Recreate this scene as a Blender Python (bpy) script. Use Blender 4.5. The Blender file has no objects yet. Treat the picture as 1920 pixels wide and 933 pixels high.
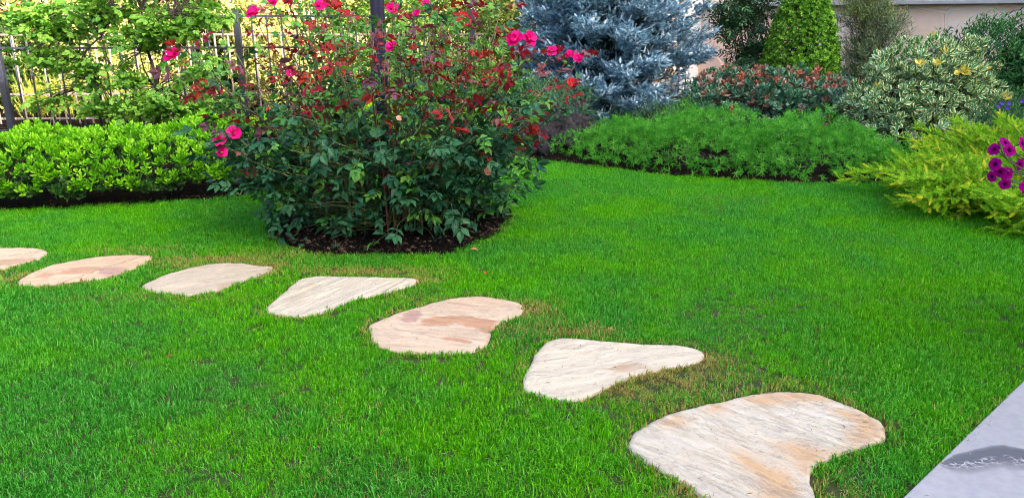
import bpy, bmesh, math, random
import numpy as np
from mathutils import Vector, Matrix, noise
random.seed(5)
rng = np.random.default_rng(11)
SC = bpy.context.scene
COL = SC.collection
# ------------------------------------------------------------------ camera
CAM_H, PITCH, FPX = 1.25, math.radians(17), 1420.0
cam = bpy.data.cameras.new('camera'); camo = bpy.data.objects.new('camera', cam); COL.objects.link(camo)
camo.location = (0, 0, CAM_H); camo.rotation_euler = (math.pi/2 - PITCH, 0, 0)
cam.sensor_width = 36; cam.lens = FPX/1920*36; cam.clip_start = .05; cam.clip_end = 500
SC.camera = camo
SC.render.resolution_x, SC.render.resolution_y = 1024, 497
# ------------------------------------------------------------------ light
SUN_EL, SUN_AZ = math.radians(30), math.radians(138)
w = bpy.data.worlds.new('World'); SC.world = w; w.use_nodes = True
nt = w.node_tree; bg = nt.nodes['Background']
sky = nt.nodes.new('ShaderNodeTexSky'); sky.sky_type = 'NISHITA'; sky.sun_disc = False
sky.sun_elevation = SUN_EL; sky.sun_rotation = SUN_AZ
sky.air_density = 0.7; sky.dust_density = 8.0; sky.ozone_density = 0.0; sky.altitude = 200
nt.links.new(sky.outputs[0], bg.inputs[0]); bg.inputs[1].default_value = .15
sun = bpy.data.lights.new('sun', 'SUN'); sun.energy = 3.2; sun.angle = math.radians(.53); sun.color = (1, .93, .80)
suno = bpy.data.objects.new('sun', sun); COL.objects.link(suno)
sd = Vector((math.sin(SUN_AZ)*math.cos(SUN_EL), math.cos(SUN_AZ)*math.cos(SUN_EL), math.sin(SUN_EL)))
suno.rotation_euler = (-sd).to_track_quat('-Z', 'Y').to_euler(); suno.location = (0, 0, 20)
vs = SC.view_settings; vs.view_transform = 'Standard'; vs.look = 'None'; vs.gamma = 1; vs.exposure = 2.68
SC.cycles.max_bounces = 8; SC.cycles.transparent_max_bounces = 12; SC.cycles.use_denoising = True; SC.cycles.denoising_prefilter = 'NONE'; SC.cycles.denoising_input_passes = 'RGB_ALBEDO_NORMAL'; SC.cycles.filter_width = 1.1; SC.cycles.sample_clamp_indirect = 4
# ------------------------------------------------------------------ survey helpers: where a sight line meets the ground / an upright plane
cP, sP = math.cos(PITCH), math.sin(PITCH)
def ray(px, py):
    u = (px-960)/FPX; v = (466.5-py)/FPX
    return u, cP+v*sP, -sP+v*cP
def g(px, py, z=0.0):
    a, b, c = ray(px, py); t = (z-CAM_H)/c
    return (a*t, b*t)
def at(px, py, Y):
    a, b, c = ray(px, py); t = Y/b
    return Vector((a*t, Y, CAM_H+c*t))
def project(P):
    P = np.asarray(P) - np.array([0, 0, CAM_H])
    f = P[:, 1]*cP - P[:, 2]*sP; up = P[:, 1]*sP + P[:, 2]*cP
    f = np.maximum(f, .01)
    return 960+FPX*P[:, 0]/f, 466.5-FPX*up/f, np.linalg.norm(P, axis=1)
# ------------------------------------------------------------------ object helpers
def tag(o, label=None, cat=None, group=None, kind=None):
    if label: o['label'] = label
    if cat: o['category'] = cat
    if group: o['group'] = group
    if kind: o['kind'] = kind
    return o
def empty(name, loc, label, cat, group=None):
    o = bpy.data.objects.new(name, None); COL.objects.link(o); o.location = loc; o.empty_display_size = .1
    return tag(o, label, cat, group)
def link(name, me, parent=None, loc=None):
    o = bpy.data.objects.new(name, me); COL.objects.link(o)
    if parent: o.parent = parent
    if loc is not None: o.location = loc
    return o
def mesh_np(name, V, F, mats, midx=None, attrs=None, smooth=False):
    V = np.asarray(V, dtype=np.float32); F = np.asarray(F, dtype=np.int32)
    me = bpy.data.meshes.new(name); k = F.shape[1]; n = len(F)
    me.vertices.add(len(V)); me.vertices.foreach_set('co', V.ravel())
    me.loops.add(n*k); me.loops.foreach_set('vertex_index', F.ravel())
    me.polygons.add(n); me.polygons.foreach_set('loop_start', np.arange(0, n*k, k, dtype=np.int32))
    try: me.polygons.foreach_set('loop_total', np.full(n, k, dtype=np.int32))
    except Exception: pass
    for m in mats: me.materials.append(m)
    if midx is not None: me.polygons.foreach_set('material_index', np.asarray(midx, dtype=np.int32))
    for kx, (dom, arr) in (attrs or {}).items():
        a = me.attributes.new(kx, 'FLOAT', dom); a.data.foreach_set('value', np.asarray(arr, dtype=np.float32))
    me.polygons.foreach_set('use_smooth', np.full(n, smooth, dtype=bool))
    me.update(calc_edges=True)
    return me
def mesh_bm(name, bm, mat, smooth=False):
    me = bpy.data.meshes.new(name); bm.normal_update(); bm.to_mesh(me); bm.free()
    me.materials.append(mat)
    if smooth: me.polygons.foreach_set('use_smooth', np.full(len(me.polygons), True))
    return me
def box_bm(sx, sy, sz, bev=0.0, zc=None):
    bm = bmesh.new(); bmesh.ops.create_cube(bm, size=1)
    bmesh.ops.scale(bm, vec=(sx, sy, sz), verts=bm.verts)
    if zc is not None: bmesh.ops.translate(bm, vec=(0, 0, zc), verts=bm.verts)
    if bev: bmesh.ops.bevel(bm, geom=bm.edges[:], offset=bev, segments=2, affect='EDGES', profile=.5)
    return bm
def tube(pts, rad, n=6, cap=True):
    pts = [Vector(p) for p in pts]; V = []; F = []
    for i, p in enumerate(pts):
        d = (pts[min(i+1, len(pts)-1)] - pts[max(i-1, 0)]).normalized()
        a = d.cross(Vector((.3, .9, .2))).normalized(); b = d.cross(a)
        r = rad[i] if hasattr(rad, '__len__') else rad
        for k in range(n):
            q = 2*math.pi*k/n; V.append(p + a*(r*math.cos(q)) + b*(r*math.sin(q)))
    for i in range(len(pts)-1):
        for k in range(n):
            k2 = (k+1) % n; A = i*n+k; B = i*n+k2
            F += [(A, B, B+n), (A, B+n, A+n)]
    if cap:
        V.append(pts[-1]); e = len(V)-1; o = (len(pts)-1)*n
        for k in range(n): F.append((o+k, o+(k+1) % n, e))
    return np.array([tuple(v) for v in V]), np.array(F)
class Bag:
    def __init__(s): s.V = []; s.F = []; s.n = 0
    def add(s, V, F):
        s.V.append(V); s.F.append(np.asarray(F)+s.n); s.n += len(V)
    def mesh(s, name, mat, off=(0, 0, 0), smooth=True):
        return mesh_np(name, np.vstack(s.V)-np.array(off), np.vstack(s.F), [mat], smooth=smooth)
def bez(p0, p1, p2, p3, n):
    out = []
    for i in range(n+1):
        t = i/n; a = (1-t)
        out.append(p0*(a**3) + p1*(3*a*a*t) + p2*(3*a*t*t) + p3*(t**3))
    return out
# ------------------------------------------------------------------ materials
def newmat(name):
    m = bpy.data.materials.new(name); m.use_nodes = True
    nt = m.node_tree; nt.nodes.clear()
    out = nt.nodes.new('ShaderNodeOutputMaterial'); p = nt.nodes.new('ShaderNodeBsdfPrincipled')
    nt.links.new(p.outputs[0], out.inputs[0])
    return m, nt, p, out
def N(nt, t, **kw):
    n = nt.nodes.new(t)
    for k, v in kw.items(): setattr(n, k, v)
    return n
def ramp(nt, stops, fac=None, interp='LINEAR'):
    r = N(nt, 'ShaderNodeValToRGB'); cr = r.color_ramp; cr.interpolation = interp
    while len(cr.elements) < len(stops): cr.elements.new(.5)
    for e, (p, c) in zip(cr.elements, stops): e.position = p; e.color = (c[0], c[1], c[2], 1) if hasattr(c, '__len__') else (c, c, c, 1)
    if fac is not None: nt.links.new(fac, r.inputs[0])
    return r
def math_n(nt, op, a, b=None):
    m = N(nt, 'ShaderNodeMath', operation=op)
    for i, x in enumerate((a, b)):
        if x is None: continue
        if isinstance(x, (int, float)): m.inputs[i].default_value = x
        else: nt.links.new(x, m.inputs[i])
    return m.outputs[0]
def mixc(nt, fac, a, b, mode='MIX'):
    m = N(nt, 'ShaderNodeMix', data_type='RGBA', blend_type=mode)
    for i, x in ((0, fac), (6, a), (7, b)):
        if isinstance(x, (int, float)): m.inputs[i].default_value = x
        elif isinstance(x, tuple): m.inputs[i].default_value = (*x, 1)
        else: nt.links.new(x, m.inputs[i])
    return m.outputs[2]
def noise_n(nt, scale, detail=4, coord='Object', rough=.55, vec=None, dist=0):
    n = N(nt, 'ShaderNodeTexNoise'); n.inputs['Scale'].default_value = scale; n.inputs['Detail'].default_value = detail
    n.inputs['Roughness'].default_value = rough; n.inputs['Distortion'].default_value = dist
    if vec is None:
        tc = N(nt, 'ShaderNodeTexCoord'); vec = tc.outputs[coord]
    nt.links.new(vec, n.inputs['Vector'])
    return n
def bump(nt, p, h, s=.3, d=.01):
    b = N(nt, 'ShaderNodeBump'); b.inputs['Strength'].default_value = s; b.inputs['Distance'].default_value = d
    nt.links.new(h, b.inputs['Height']); nt.links.new(b.outputs[0], p.inputs['Normal'])
def leaf_mat(name, cols, rough=.5, trans=.3, spec=.4, edge=None, edge_at=(.55, .75), inst=False, vein=None):
    m, nt, p, out = newmat(name)
    oi = N(nt, 'ShaderNodeObjectInfo'); at_ = N(nt, 'ShaderNodeAttribute', attribute_name='rnd')
    f = math_n(nt, 'FRACT', math_n(nt, 'ADD', oi.outputs['Random'], at_.outputs['Fac']))
    k = len(cols)
    c = ramp(nt, [(i/max(1, k-1), cc) for i, cc in enumerate(cols)], f).outputs[0]
    if vein:
        ea = N(nt, 'ShaderNodeAttribute', attribute_name='edge')
        c = mixc(nt, ramp(nt, [(0, .55), (.14, 0)], ea.outputs['Fac']).outputs[0], c, vein)
    if edge:
        ea = N(nt, 'ShaderNodeAttribute', attribute_name='edge')
        nz = noise_n(nt, 60, 2)
        e2 = math_n(nt, 'ADD', ea.outputs['Fac'], math_n(nt, 'MULTIPLY', math_n(nt, 'SUBTRACT', nz.outputs[0], .5), .5))
        c = mixc(nt, ramp(nt, [(edge_at[0], 0), (edge_at[1], 1)], e2).outputs[0], c, edge)
    nt.links.new(c, p.inputs['Base Color'])
    p.inputs['Roughness'].default_value = rough; p.inputs['Specular IOR Level'].default_value = spec*.6
    if trans:
        tr = N(nt, 'ShaderNodeBsdfTranslucent'); nt.links.new(mixc(nt, 1.0, c, (1.0, 1.0, .55), 'MULTIPLY'), tr.inputs[0])
        ms = N(nt, 'ShaderNodeMixShader'); ms.inputs[0].default_value = trans
        nt.links.new(p.outputs[0], ms.inputs[1]); nt.links.new(tr.outputs[0], ms.inputs[2]); nt.links.new(ms.outputs[0], out.inputs[0])
    return m
def plain(name, c1, c2=None, scale=8, rough=.7, bs=.3, bd=.01, metal=0, spec=.4):
    m, nt, p, out = newmat(name)
    n = noise_n(nt, scale, 6)
    r = ramp(nt, [(.3, c1), (.7, c2 or c1)], n.outputs[0]); nt.links.new(r.outputs[0], p.inputs['Base Color'])
    p.inputs['Roughness'].default_value = rough; p.inputs['Metallic'].default_value = metal; p.inputs['Specular IOR Level'].default_value = spec
    if bs:
        n2 = noise_n(nt, scale*6, 5); bump(nt, p, n2.outputs[0], bs, bd)
    return m
M = {}
M['soil'] = plain('soil', (.003, .0025, .002), (.013, .009, .007), 14, 1, .9, .03, 0, .05)
M['mulch'] = plain('mulch', (.003, .0025, .003), (.011, .008, .008), 25, 1, 1, .03, 0, .05)
M['chip'] = plain('bark_chip', (.03, .02, .018), (.10, .065, .045), 9, .9, .3, .004)
M['bark'] = plain('bark', (.05, .04, .03), (.13, .10, .075), 30, .9, .6, .004)
M['darkbark'] = plain('dark_bark', (.018, .015, .013), (.05, .04, .034), 30, .9, .6, .004)
M['cane'] = plain('green_cane', (.05, .10, .03), (.10, .12, .045), 12, .6, .1, .002)
M['redcane'] = plain('red_cane', (.16, .03, .03), (.12, .06, .03), 12, .5, .1, .002)
M['iron'] = plain('dark_iron', (.018, .022, .034), (.035, .04, .055), 20, .45, .1, .002, .3)
M['palepaint'] = plain('pale_painted_iron', (.13, .10, .085), (.20, .165, .14), 20, .6, .15, .002)
M['post'] = plain('post_paint', (.012, .012, .035), (.022, .022, .055), 15, .35, .1, .002, .2)
M['concrete'] = None
# ------------------------------------------------------------------ leaf templates: base at origin, axis +Y, face +Z
def leafT(L=1, W=.5, prof=(.0, .8, 1.0, .0), fold=.25, droop=.15, wave=0.0):
    k = len(prof); V = []; F = []; E = []
    idx = []
    for i, wv in enumerate(prof):
        t = i/(k-1); y = t*L*(1-.06*droop); z = -droop*L*t*t
        if wv == 0: V.append((0, y, z)); E.append(.35 if i else 0.3); idx.append((len(V)-1,))
        else:
            hw = wv*W/2; s = wave*W*(1 if i % 2 else -1)
            V += [(-hw, y, z+fold*hw+s), (0, y, z), (hw, y, z+fold*hw-s)]; E += [1, 0, 1]; n = len(V); idx.append((n-3, n-2, n-1))
    for a, b in zip(idx[:-1], idx[1:]):
        if len(a) == 1 and len(b) == 3: F += [(a[0], b[1], b[0]), (a[0], b[2], b[1])]
        elif len(a) == 3 and len(b) == 3: F += [(a[0], a[1], b[1]), (a[0], b[1], b[0]), (a[1], a[2], b[2]), (a[1], b[2], b[1])]
        elif len(a) == 3: F += [(a[0], a[1], b[0]), (a[1], a[2], b[0])]
    return np.array(V, float), np.array(F), np.array(E, float)
def diamond(L=1, W=.45, fold=.3):
    V = np.array([(0, 0, 0), (-W/2, L*.5, fold*W/2), (0, L, 0), (W/2, L*.5, fold*W/2)]); F = np.array([(0, 2, 1), (0, 3, 2)])
    return V, F, np.array([0, 1, 0, 1.])
def rotm(ax, a):
    return np.array(Matrix.Rotation(a, 3, ax))
def place(T, R=None, s=1, p=(0, 0, 0)):
    V = T[0]*s
    if R is not None: V = V @ np.asarray(R).T
    return V+np.array(p), T[1], T[2]
def join(Ts):
    V = []; F = []; E = []; n = 0
    for t in Ts: V.append(t[0]); F.append(t[1]+n); E.append(t[2]); n += len(t[0])
    return np.vstack(V), np.vstack(F), np.concatenate(E)
def strip(L, w):
    V = np.array([(-w/2, 0, 0), (w/2, 0, 0), (0, L, 0)]); return V, np.array([(0, 1, 2)]), np.array([0., 0, 0])
def rosette(n, leaf, tilt0, tilt1, stem=.0, jit=.15, tiers=1):
    Ts = []
    for k in range(n):
        a = 2.4*k + rng.normal()*jit; f = k/max(1, n-1); tl = tilt0*(1-f)+tilt1*f + rng.normal()*jit*.5
        # leaf axis +Y starts along the shoot; bend away by tl, then spin about Y
        R = rotm('Y', a) @ rotm('X', tl)
        Ts.append(place(leaf, R, 1-.35*f+rng.normal()*.06, (0, stem*(.3+.7*f), 0)))
    if stem: Ts.append(strip(stem, .006))
    return join(Ts)
def rose_leaf(L=.060, W=.034, red=False):
    base = leafT(L, W, (.0, .75, 1.0, .55, .0), .35, .22)
    Ts = [place(base, rotm('Z', 0), 1.05, (0, .088, -.004))]
    for (y, s, a) in ((.080, .92, 1.0), (.036, .78, 1.15)):
        for sg in (1, -1):
            Ts.append(place(base, rotm('Z', sg*(a+rng.normal()*.12)) @ rotm('Y', rng.normal()*.25) @ rotm('X', rng.normal()*.2-.1), s*(1+rng.normal()*.07), (0, y, 0)))
    Ts.append(strip(.09, .004))
    return join(Ts)
def frames(D, roll=None, up=None):
    D = np.asarray(D, float); D = D/np.linalg.norm(D, axis=1, keepdims=True)
    U = np.tile(np.array([0, 0, 1.0]), (len(D), 1)) if up is None else np.asarray(up, float)
    X = np.cross(D, U); nl = np.linalg.norm(X, axis=1, keepdims=True)
    bad = nl[:, 0] < 1e-4; X[bad] = (1, 0, 0); nl[bad] = 1; X = X/nl
    Z = np.cross(X, D)
    if roll is not None:
        c = np.cos(roll)[:, None]; s = np.sin(roll)[:, None]; X, Z = X*c+Z*s, Z*c-X*s
    return np.stack([X, D, Z], axis=2)
def merge(T, idx, P, R, S, cls):
    """T: list of templates. returns V,F,edge,rnd(face),mat(face)"""
    VV = []; FF = []; EE = []; RR = []; MM = []; n = 0
    for ti, t in enumerate(T):
        sel = np.where(idx == ti)[0]
        if not len(sel): continue
        V, F, E = t; k = len(V)
        v = np.einsum('nij,kj->nki', R[sel], V)*S[sel][:, None, None] + P[sel][:, None, :]
        f = F[None]+(np.arange(len(sel))*k)[:, None, None]+n
        VV.append(v.reshape(-1, 3)); FF.append(f.reshape(-1, 3)); EE.append(np.tile(E, len(sel)))
        RR.append(np.repeat(rng.random(len(sel)), len(F))); MM.append(np.repeat(cls[sel], len(F))); n += k*len(sel)
    return np.vstack(VV), np.vstack(FF), np.concatenate(EE), np.concatenate(RR), np.concatenate(MM)
def foliage(root, base, T, P, R, S, cls, mats, part='leaf', nparts=300, rest='foliage', cell=9, idx=None):
    P = np.asarray(P, float); n = len(P); base = np.array(base, float)
    S = np.full(n, S) if np.isscalar(S) else np.asarray(S, float)
    cls = np.zeros(n, int) if cls is None else np.asarray(cls, int)
    if idx is None: idx = rng.integers(0, len(T), n)
    chosen = np.zeros(n, bool)
    if nparts:
        x, y, d = project(P)
        ins = (x > -30) & (x < 1950) & (y > -30) & (y < 960)
        order = np.argsort(d); order = order[ins[order]]
        keys = (np.floor(x[order]/cell)*4096+np.floor(y[order]/cell)).astype(int)
        _, first = np.unique(keys, return_index=True)
        cand = order[first]; cand = cand[np.argsort(d[cand]-S[cand]*.0)]
        if len(cand) > nparts:   # spread over the visible face, biggest first
            sc = S[cand]/d[cand]*(1+.25*rng.random(len(cand))); cand = cand[np.argsort(-sc)][:nparts]
        chosen[cand] = True
        meshes = {}
        for i in cand:
            key = (int(idx[i]), int(cls[i]))
            if key not in meshes:
                V, F, E = T[key[0]]
                meshes[key] = mesh_np(part, V, F, [mats[key[1]]], attrs={'edge': ('POINT', E), 'rnd': ('FACE', np.zeros(len(F)))})
            o = bpy.data.objects.new(part, meshes[key]); COL.objects.link(o); o.parent = root
            mt = Matrix([[*(R[i][r]*S[i]), P[i][r]-base[r]] for r in range(3)]+[[0, 0, 0, 1]])
            o.matrix_basis = mt
    rs = ~chosen
    if rs.sum():
        V, F, E, RR, MM = merge(T, idx[rs], P[rs]-base, R[rs], S[rs], cls[rs])
        me = mesh_np(rest, V, F, mats, MM, {'edge': ('POINT', E), 'rnd': ('FACE', RR)})
        o = link(rest, me, root); o['kind'] = 'stuff'
def nz3(P, f, seed=0.0):
    return np.array([noise.noise(Vector((p[0]*f+seed, p[1]*f+seed*.7, p[2]*f-seed))) for p in P])
def blob(n, c, r, lo=.7, hi=1.0, lump=.25, freq=1.3, zmin=.02, seed=0.0, upper=False):
    D = rng.normal(size=(n, 3)); D /= np.linalg.norm(D, axis=1, keepdims=True)
    if upper: D[:, 2] = np.abs(D[:, 2])
    k = (1+lump*nz3(D, freq, seed+c[0]*3.1)*1.6)*rng.uniform(lo, hi, n)
    r = np.array(r); P = np.array(c)+D*r*k[:, None]
    Nn = D/r; Nn /= np.linalg.norm(Nn, axis=1, keepdims=True)
    ok = P[:, 2] > zmin
    return P[ok], Nn[ok]
def rand_dirs(n): 
    d = rng.normal(size=(n, 3)); return d/np.linalg.norm(d, axis=1, keepdims=True)
# ================================================================== SETTING
def catmull(pts, per=8):
    pts = [np.array(p, float) for p in pts]; n = len(pts); out = []
    for i in range(n):
        a, b, c, d = pts[i-1], pts[i], pts[(i+1) % n], pts[(i+2) % n]
        for j in range(per):
            t = j/per
            out.append(.5*((2*b)+(-a+c)*t+(2*a-5*b+4*c-d)*t*t+(-a+3*b-3*c+d)*t**3))
    return np.array(out)
def inside(P, poly):
    x, y = P[:, 0], P[:, 1]; r = np.zeros(len(P), bool); n = len(poly); j = n-1
    for i in range(n):
        xi, yi = poly[i][:2]; xj, yj = poly[j][:2]
        c = ((yi > y) != (yj > y)) & (x < (xj-xi)*(y-yi)/((yj-yi) or 1e-9)+xi); r ^= c; j = i
    return r
def dist_poly(P, poly):
    A = np.asarray(poly)[:, :2]; B = np.roll(A, -1, 0); best = np.full(len(P), 9e9)
    for a, b in zip(A, B):
        ab = b-a; t = np.clip(((P[:, :2]-a)@ab)/max(ab@ab, 1e-9), 0, 1)
        best = np.minimum(best, np.hypot(*(P[:, :2]-(a+t[:, None]*ab)).T))
    return best
# terrace edge and the unseen shade-casting house set back behind it
E0 = np.array([1.074, 1.77]); ED = np.array([.746, .666]); EN = np.array([-.666, .746])
def edge_pt(s, d=0): return E0+ED*s+EN*d
gm = plain('earth', (.05, .045, .025), (.10, .085, .05), 3, .95, .6, .02)
bm = bmesh.new(); bmesh.ops.create_circle(bm, cap_ends=True, radius=120, segments=64)
ground = link('ground', mesh_bm('ground', bm, gm)); ground.location.z = -.012; tag(ground, kind='structure')
LAWN = [(-8, -2), (-8, 4.5), (-4.6, 4.75), (-3.5, 4.93), (-2.2, 5.25), (-1.5, 5.75), (-.6, 6.55), (.05, 6.95), (.6, 6.6), (1.3, 6.12), (2.3, 5.8), (3.1, 5.9), (3.25, 5.3), (3.12, 4.7), (3.34, 4.3)]
LAWN += [tuple(edge_pt(3.0)), tuple(edge_pt(-5))]
def sheet(name, poly, z, mat, kind='structure', label=None):
    bm = bmesh.new(); vs_ = [bm.verts.new((p[0], p[1], z)) for p in poly]; f = bm.faces.new(vs_)
    if f.calc_area() and f.normal.z < 0: f.normal_flip()
    bmesh.ops.triangulate(bm, faces=bm.faces[:])
    o = link(name, mesh_bm(name, bm, mat)); tag(o, label, kind=kind); return o
lawnm = plain('lawn_soil', (.02, .03, .006), (.04, .055, .010), 10, .95, .6, .01)
sheet('lawn', LAWN, 0.0, lawnm)
BED = (-.76, 4.66); BEDR = .76
bedpoly = [(BED[0]+(BEDR+.03*math.sin(5*a)+.02*math.sin(11*a))*math.cos(a), BED[1]+(BEDR+.03*math.sin(5*a))*math.sin(a)) for a in [2*math.pi*i/64 for i in range(64)]]
# planting beds: gently uneven soil sheets
def soil_bed(name, poly, mat, z0, amp=.02, res=.06):
    poly = np.array(poly); lo = poly.min(0); hi = poly.max(0)
    nx = int((hi[0]-lo[0])/res)+1; ny = int((hi[1]-lo[1])/res)+1
    X, Y = np.meshgrid(np.linspace(lo[0], hi[0], nx), np.linspace(lo[1], hi[1], ny))
    P = np.stack([X.ravel(), Y.ravel(), np.zeros(X.size)], 1)
    ins = inside(P, poly); d = dist_poly(P, poly)
    P[:, 2] = np.where(ins, z0+np.minimum(d*.25, .03)+amp*nz3(P, 6)+amp*.6*nz3(P, 19), z0-.03)
    F = []
    I = np.arange(nx*ny).reshape(ny, nx); q = np.stack([I[:-1, :-1], I[:-1, 1:], I[1:, 1:], I[1:, :-1]], 2).reshape(-1, 4)
    q = q[ins[q].any(1)]
    o = link(name, mesh_np(name, P, q, [mat], smooth=True)); tag(o, kind='structure'); return o
soil_bed('rose_bed_soil', bedpoly, M['mulch'], .006, .016, .025)
BACK = [(-8, 4.5), (-4.6, 4.75), (-3.5, 4.93), (-2.2, 5.25), (-1.5, 5.75), (-.6, 6.55), (.05, 6.95), (.6, 6.6), (1.3, 6.12), (2.3, 5.8), (3.1, 5.9), (3.25, 5.3), (3.12, 4.7), (3.34, 4.3), (3.4, 3.9), (9, 6), (9, 9), (4.5, 12.5), (-8, 12.5)]
soil_bed('border_soil', BACK, M['soil'], .006, .02, .09)
# terrace slab
m, nt_, p, out = newmat('smooth_concrete')
n1 = noise_n(nt_, 1.6, 8); n2 = noise_n(nt_, 35, 6, rough=.7)
c = mixc(nt_, .35, ramp(nt_, [(.3, (.25, .255, .275)), (.7, (.32, .32, .34))], n1.outputs[0]).outputs[0], ramp(nt_, [(.35, (.21, .21, .235)), (.6, (.34, .34, .36))], n2.outputs[0]).outputs[0])
vv = N(nt_, 'ShaderNodeTexVoronoi'); vv.inputs['Scale'].default_value = 22; tc = N(nt_, 'ShaderNodeTexCoord'); nt_.links.new(tc.outputs['Object'], vv.inputs['Vector'])
c = mixc(nt_, ramp(nt_, [(.03, .55), (.07, 0)], vv.outputs['Distance']).outputs[0], c, (.16, .15, .15))
nt_.links.new(c, p.inputs['Base Color']); p.inputs['Roughness'].default_value = .55
bump(nt_, p, n2.outputs[0], .25, .004); M['concrete'] = m
bm = bmesh.new()
pts = [edge_pt(-6, -.0), edge_pt(7, 0), edge_pt(7, -5), edge_pt(-6, -5)]
bot = [bm.verts.new((q[0], q[1], -.12)) for q in pts]; top = [bm.verts.new((q[0], q[1], .022)) for q in pts]
bm.faces.new(top); bm.faces.new(bot[::-1])
for i in range(4): bm.faces.new((bot[i], bot[(i+1) % 4], top[(i+1) % 4], top[i]))
bmesh.ops.recalc_face_normals(bm, faces=bm.faces[:]); bmesh.ops.bevel(bm, geom=[e for e in bm.edges if all(v.co.z > 0 for v in e.verts)], offset=.004, segments=2, affect='EDGES')
terrace = link('terrace', mesh_bm('terrace', bm, m)); tag(terrace, kind='structure')
# shadow with pale caustic net lines, painted as a thin dark sheet on the slab
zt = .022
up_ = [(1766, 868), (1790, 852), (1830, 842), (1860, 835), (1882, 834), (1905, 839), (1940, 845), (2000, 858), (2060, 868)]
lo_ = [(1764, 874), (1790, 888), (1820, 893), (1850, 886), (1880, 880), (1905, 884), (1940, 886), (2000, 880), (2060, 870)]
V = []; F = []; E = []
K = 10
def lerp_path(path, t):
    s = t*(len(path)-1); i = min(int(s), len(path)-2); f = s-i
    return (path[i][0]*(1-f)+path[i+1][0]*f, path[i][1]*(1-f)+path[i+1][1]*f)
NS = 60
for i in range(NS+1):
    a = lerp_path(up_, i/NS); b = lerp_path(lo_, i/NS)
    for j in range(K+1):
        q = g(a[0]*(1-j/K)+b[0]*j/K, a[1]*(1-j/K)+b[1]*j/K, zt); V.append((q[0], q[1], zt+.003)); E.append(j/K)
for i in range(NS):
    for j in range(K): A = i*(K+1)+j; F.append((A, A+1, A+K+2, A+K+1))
sm, nt_, p, out = newmat('painted_shadow')
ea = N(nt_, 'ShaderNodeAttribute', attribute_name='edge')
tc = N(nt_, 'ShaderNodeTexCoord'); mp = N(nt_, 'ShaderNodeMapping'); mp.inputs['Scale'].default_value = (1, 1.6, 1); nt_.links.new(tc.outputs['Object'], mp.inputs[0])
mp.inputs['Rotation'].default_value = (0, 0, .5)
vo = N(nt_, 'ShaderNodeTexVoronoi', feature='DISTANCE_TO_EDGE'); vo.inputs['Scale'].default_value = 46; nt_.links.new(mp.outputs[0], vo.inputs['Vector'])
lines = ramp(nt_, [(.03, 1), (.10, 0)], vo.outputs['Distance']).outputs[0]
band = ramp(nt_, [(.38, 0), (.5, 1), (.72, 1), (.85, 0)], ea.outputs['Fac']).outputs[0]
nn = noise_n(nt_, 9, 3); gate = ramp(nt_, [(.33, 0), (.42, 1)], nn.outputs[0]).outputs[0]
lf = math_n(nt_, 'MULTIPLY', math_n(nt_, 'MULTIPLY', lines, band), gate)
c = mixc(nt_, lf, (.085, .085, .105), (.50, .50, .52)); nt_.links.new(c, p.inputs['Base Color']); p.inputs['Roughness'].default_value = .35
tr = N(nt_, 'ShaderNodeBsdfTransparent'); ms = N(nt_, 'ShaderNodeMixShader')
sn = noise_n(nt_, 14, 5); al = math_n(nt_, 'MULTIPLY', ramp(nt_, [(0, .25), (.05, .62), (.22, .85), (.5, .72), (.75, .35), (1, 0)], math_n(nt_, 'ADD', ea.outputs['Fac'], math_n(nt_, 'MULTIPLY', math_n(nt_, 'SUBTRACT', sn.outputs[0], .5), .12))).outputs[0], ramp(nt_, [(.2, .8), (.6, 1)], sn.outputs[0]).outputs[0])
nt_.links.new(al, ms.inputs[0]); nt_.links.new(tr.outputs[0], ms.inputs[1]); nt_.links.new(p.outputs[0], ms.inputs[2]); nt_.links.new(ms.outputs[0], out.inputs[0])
shadow_sheet = link('painted_shadow', mesh_np('painted_shadow', V, F, [sm], attrs={'edge': ('POINT', E)}, smooth=True), terrace)
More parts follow.
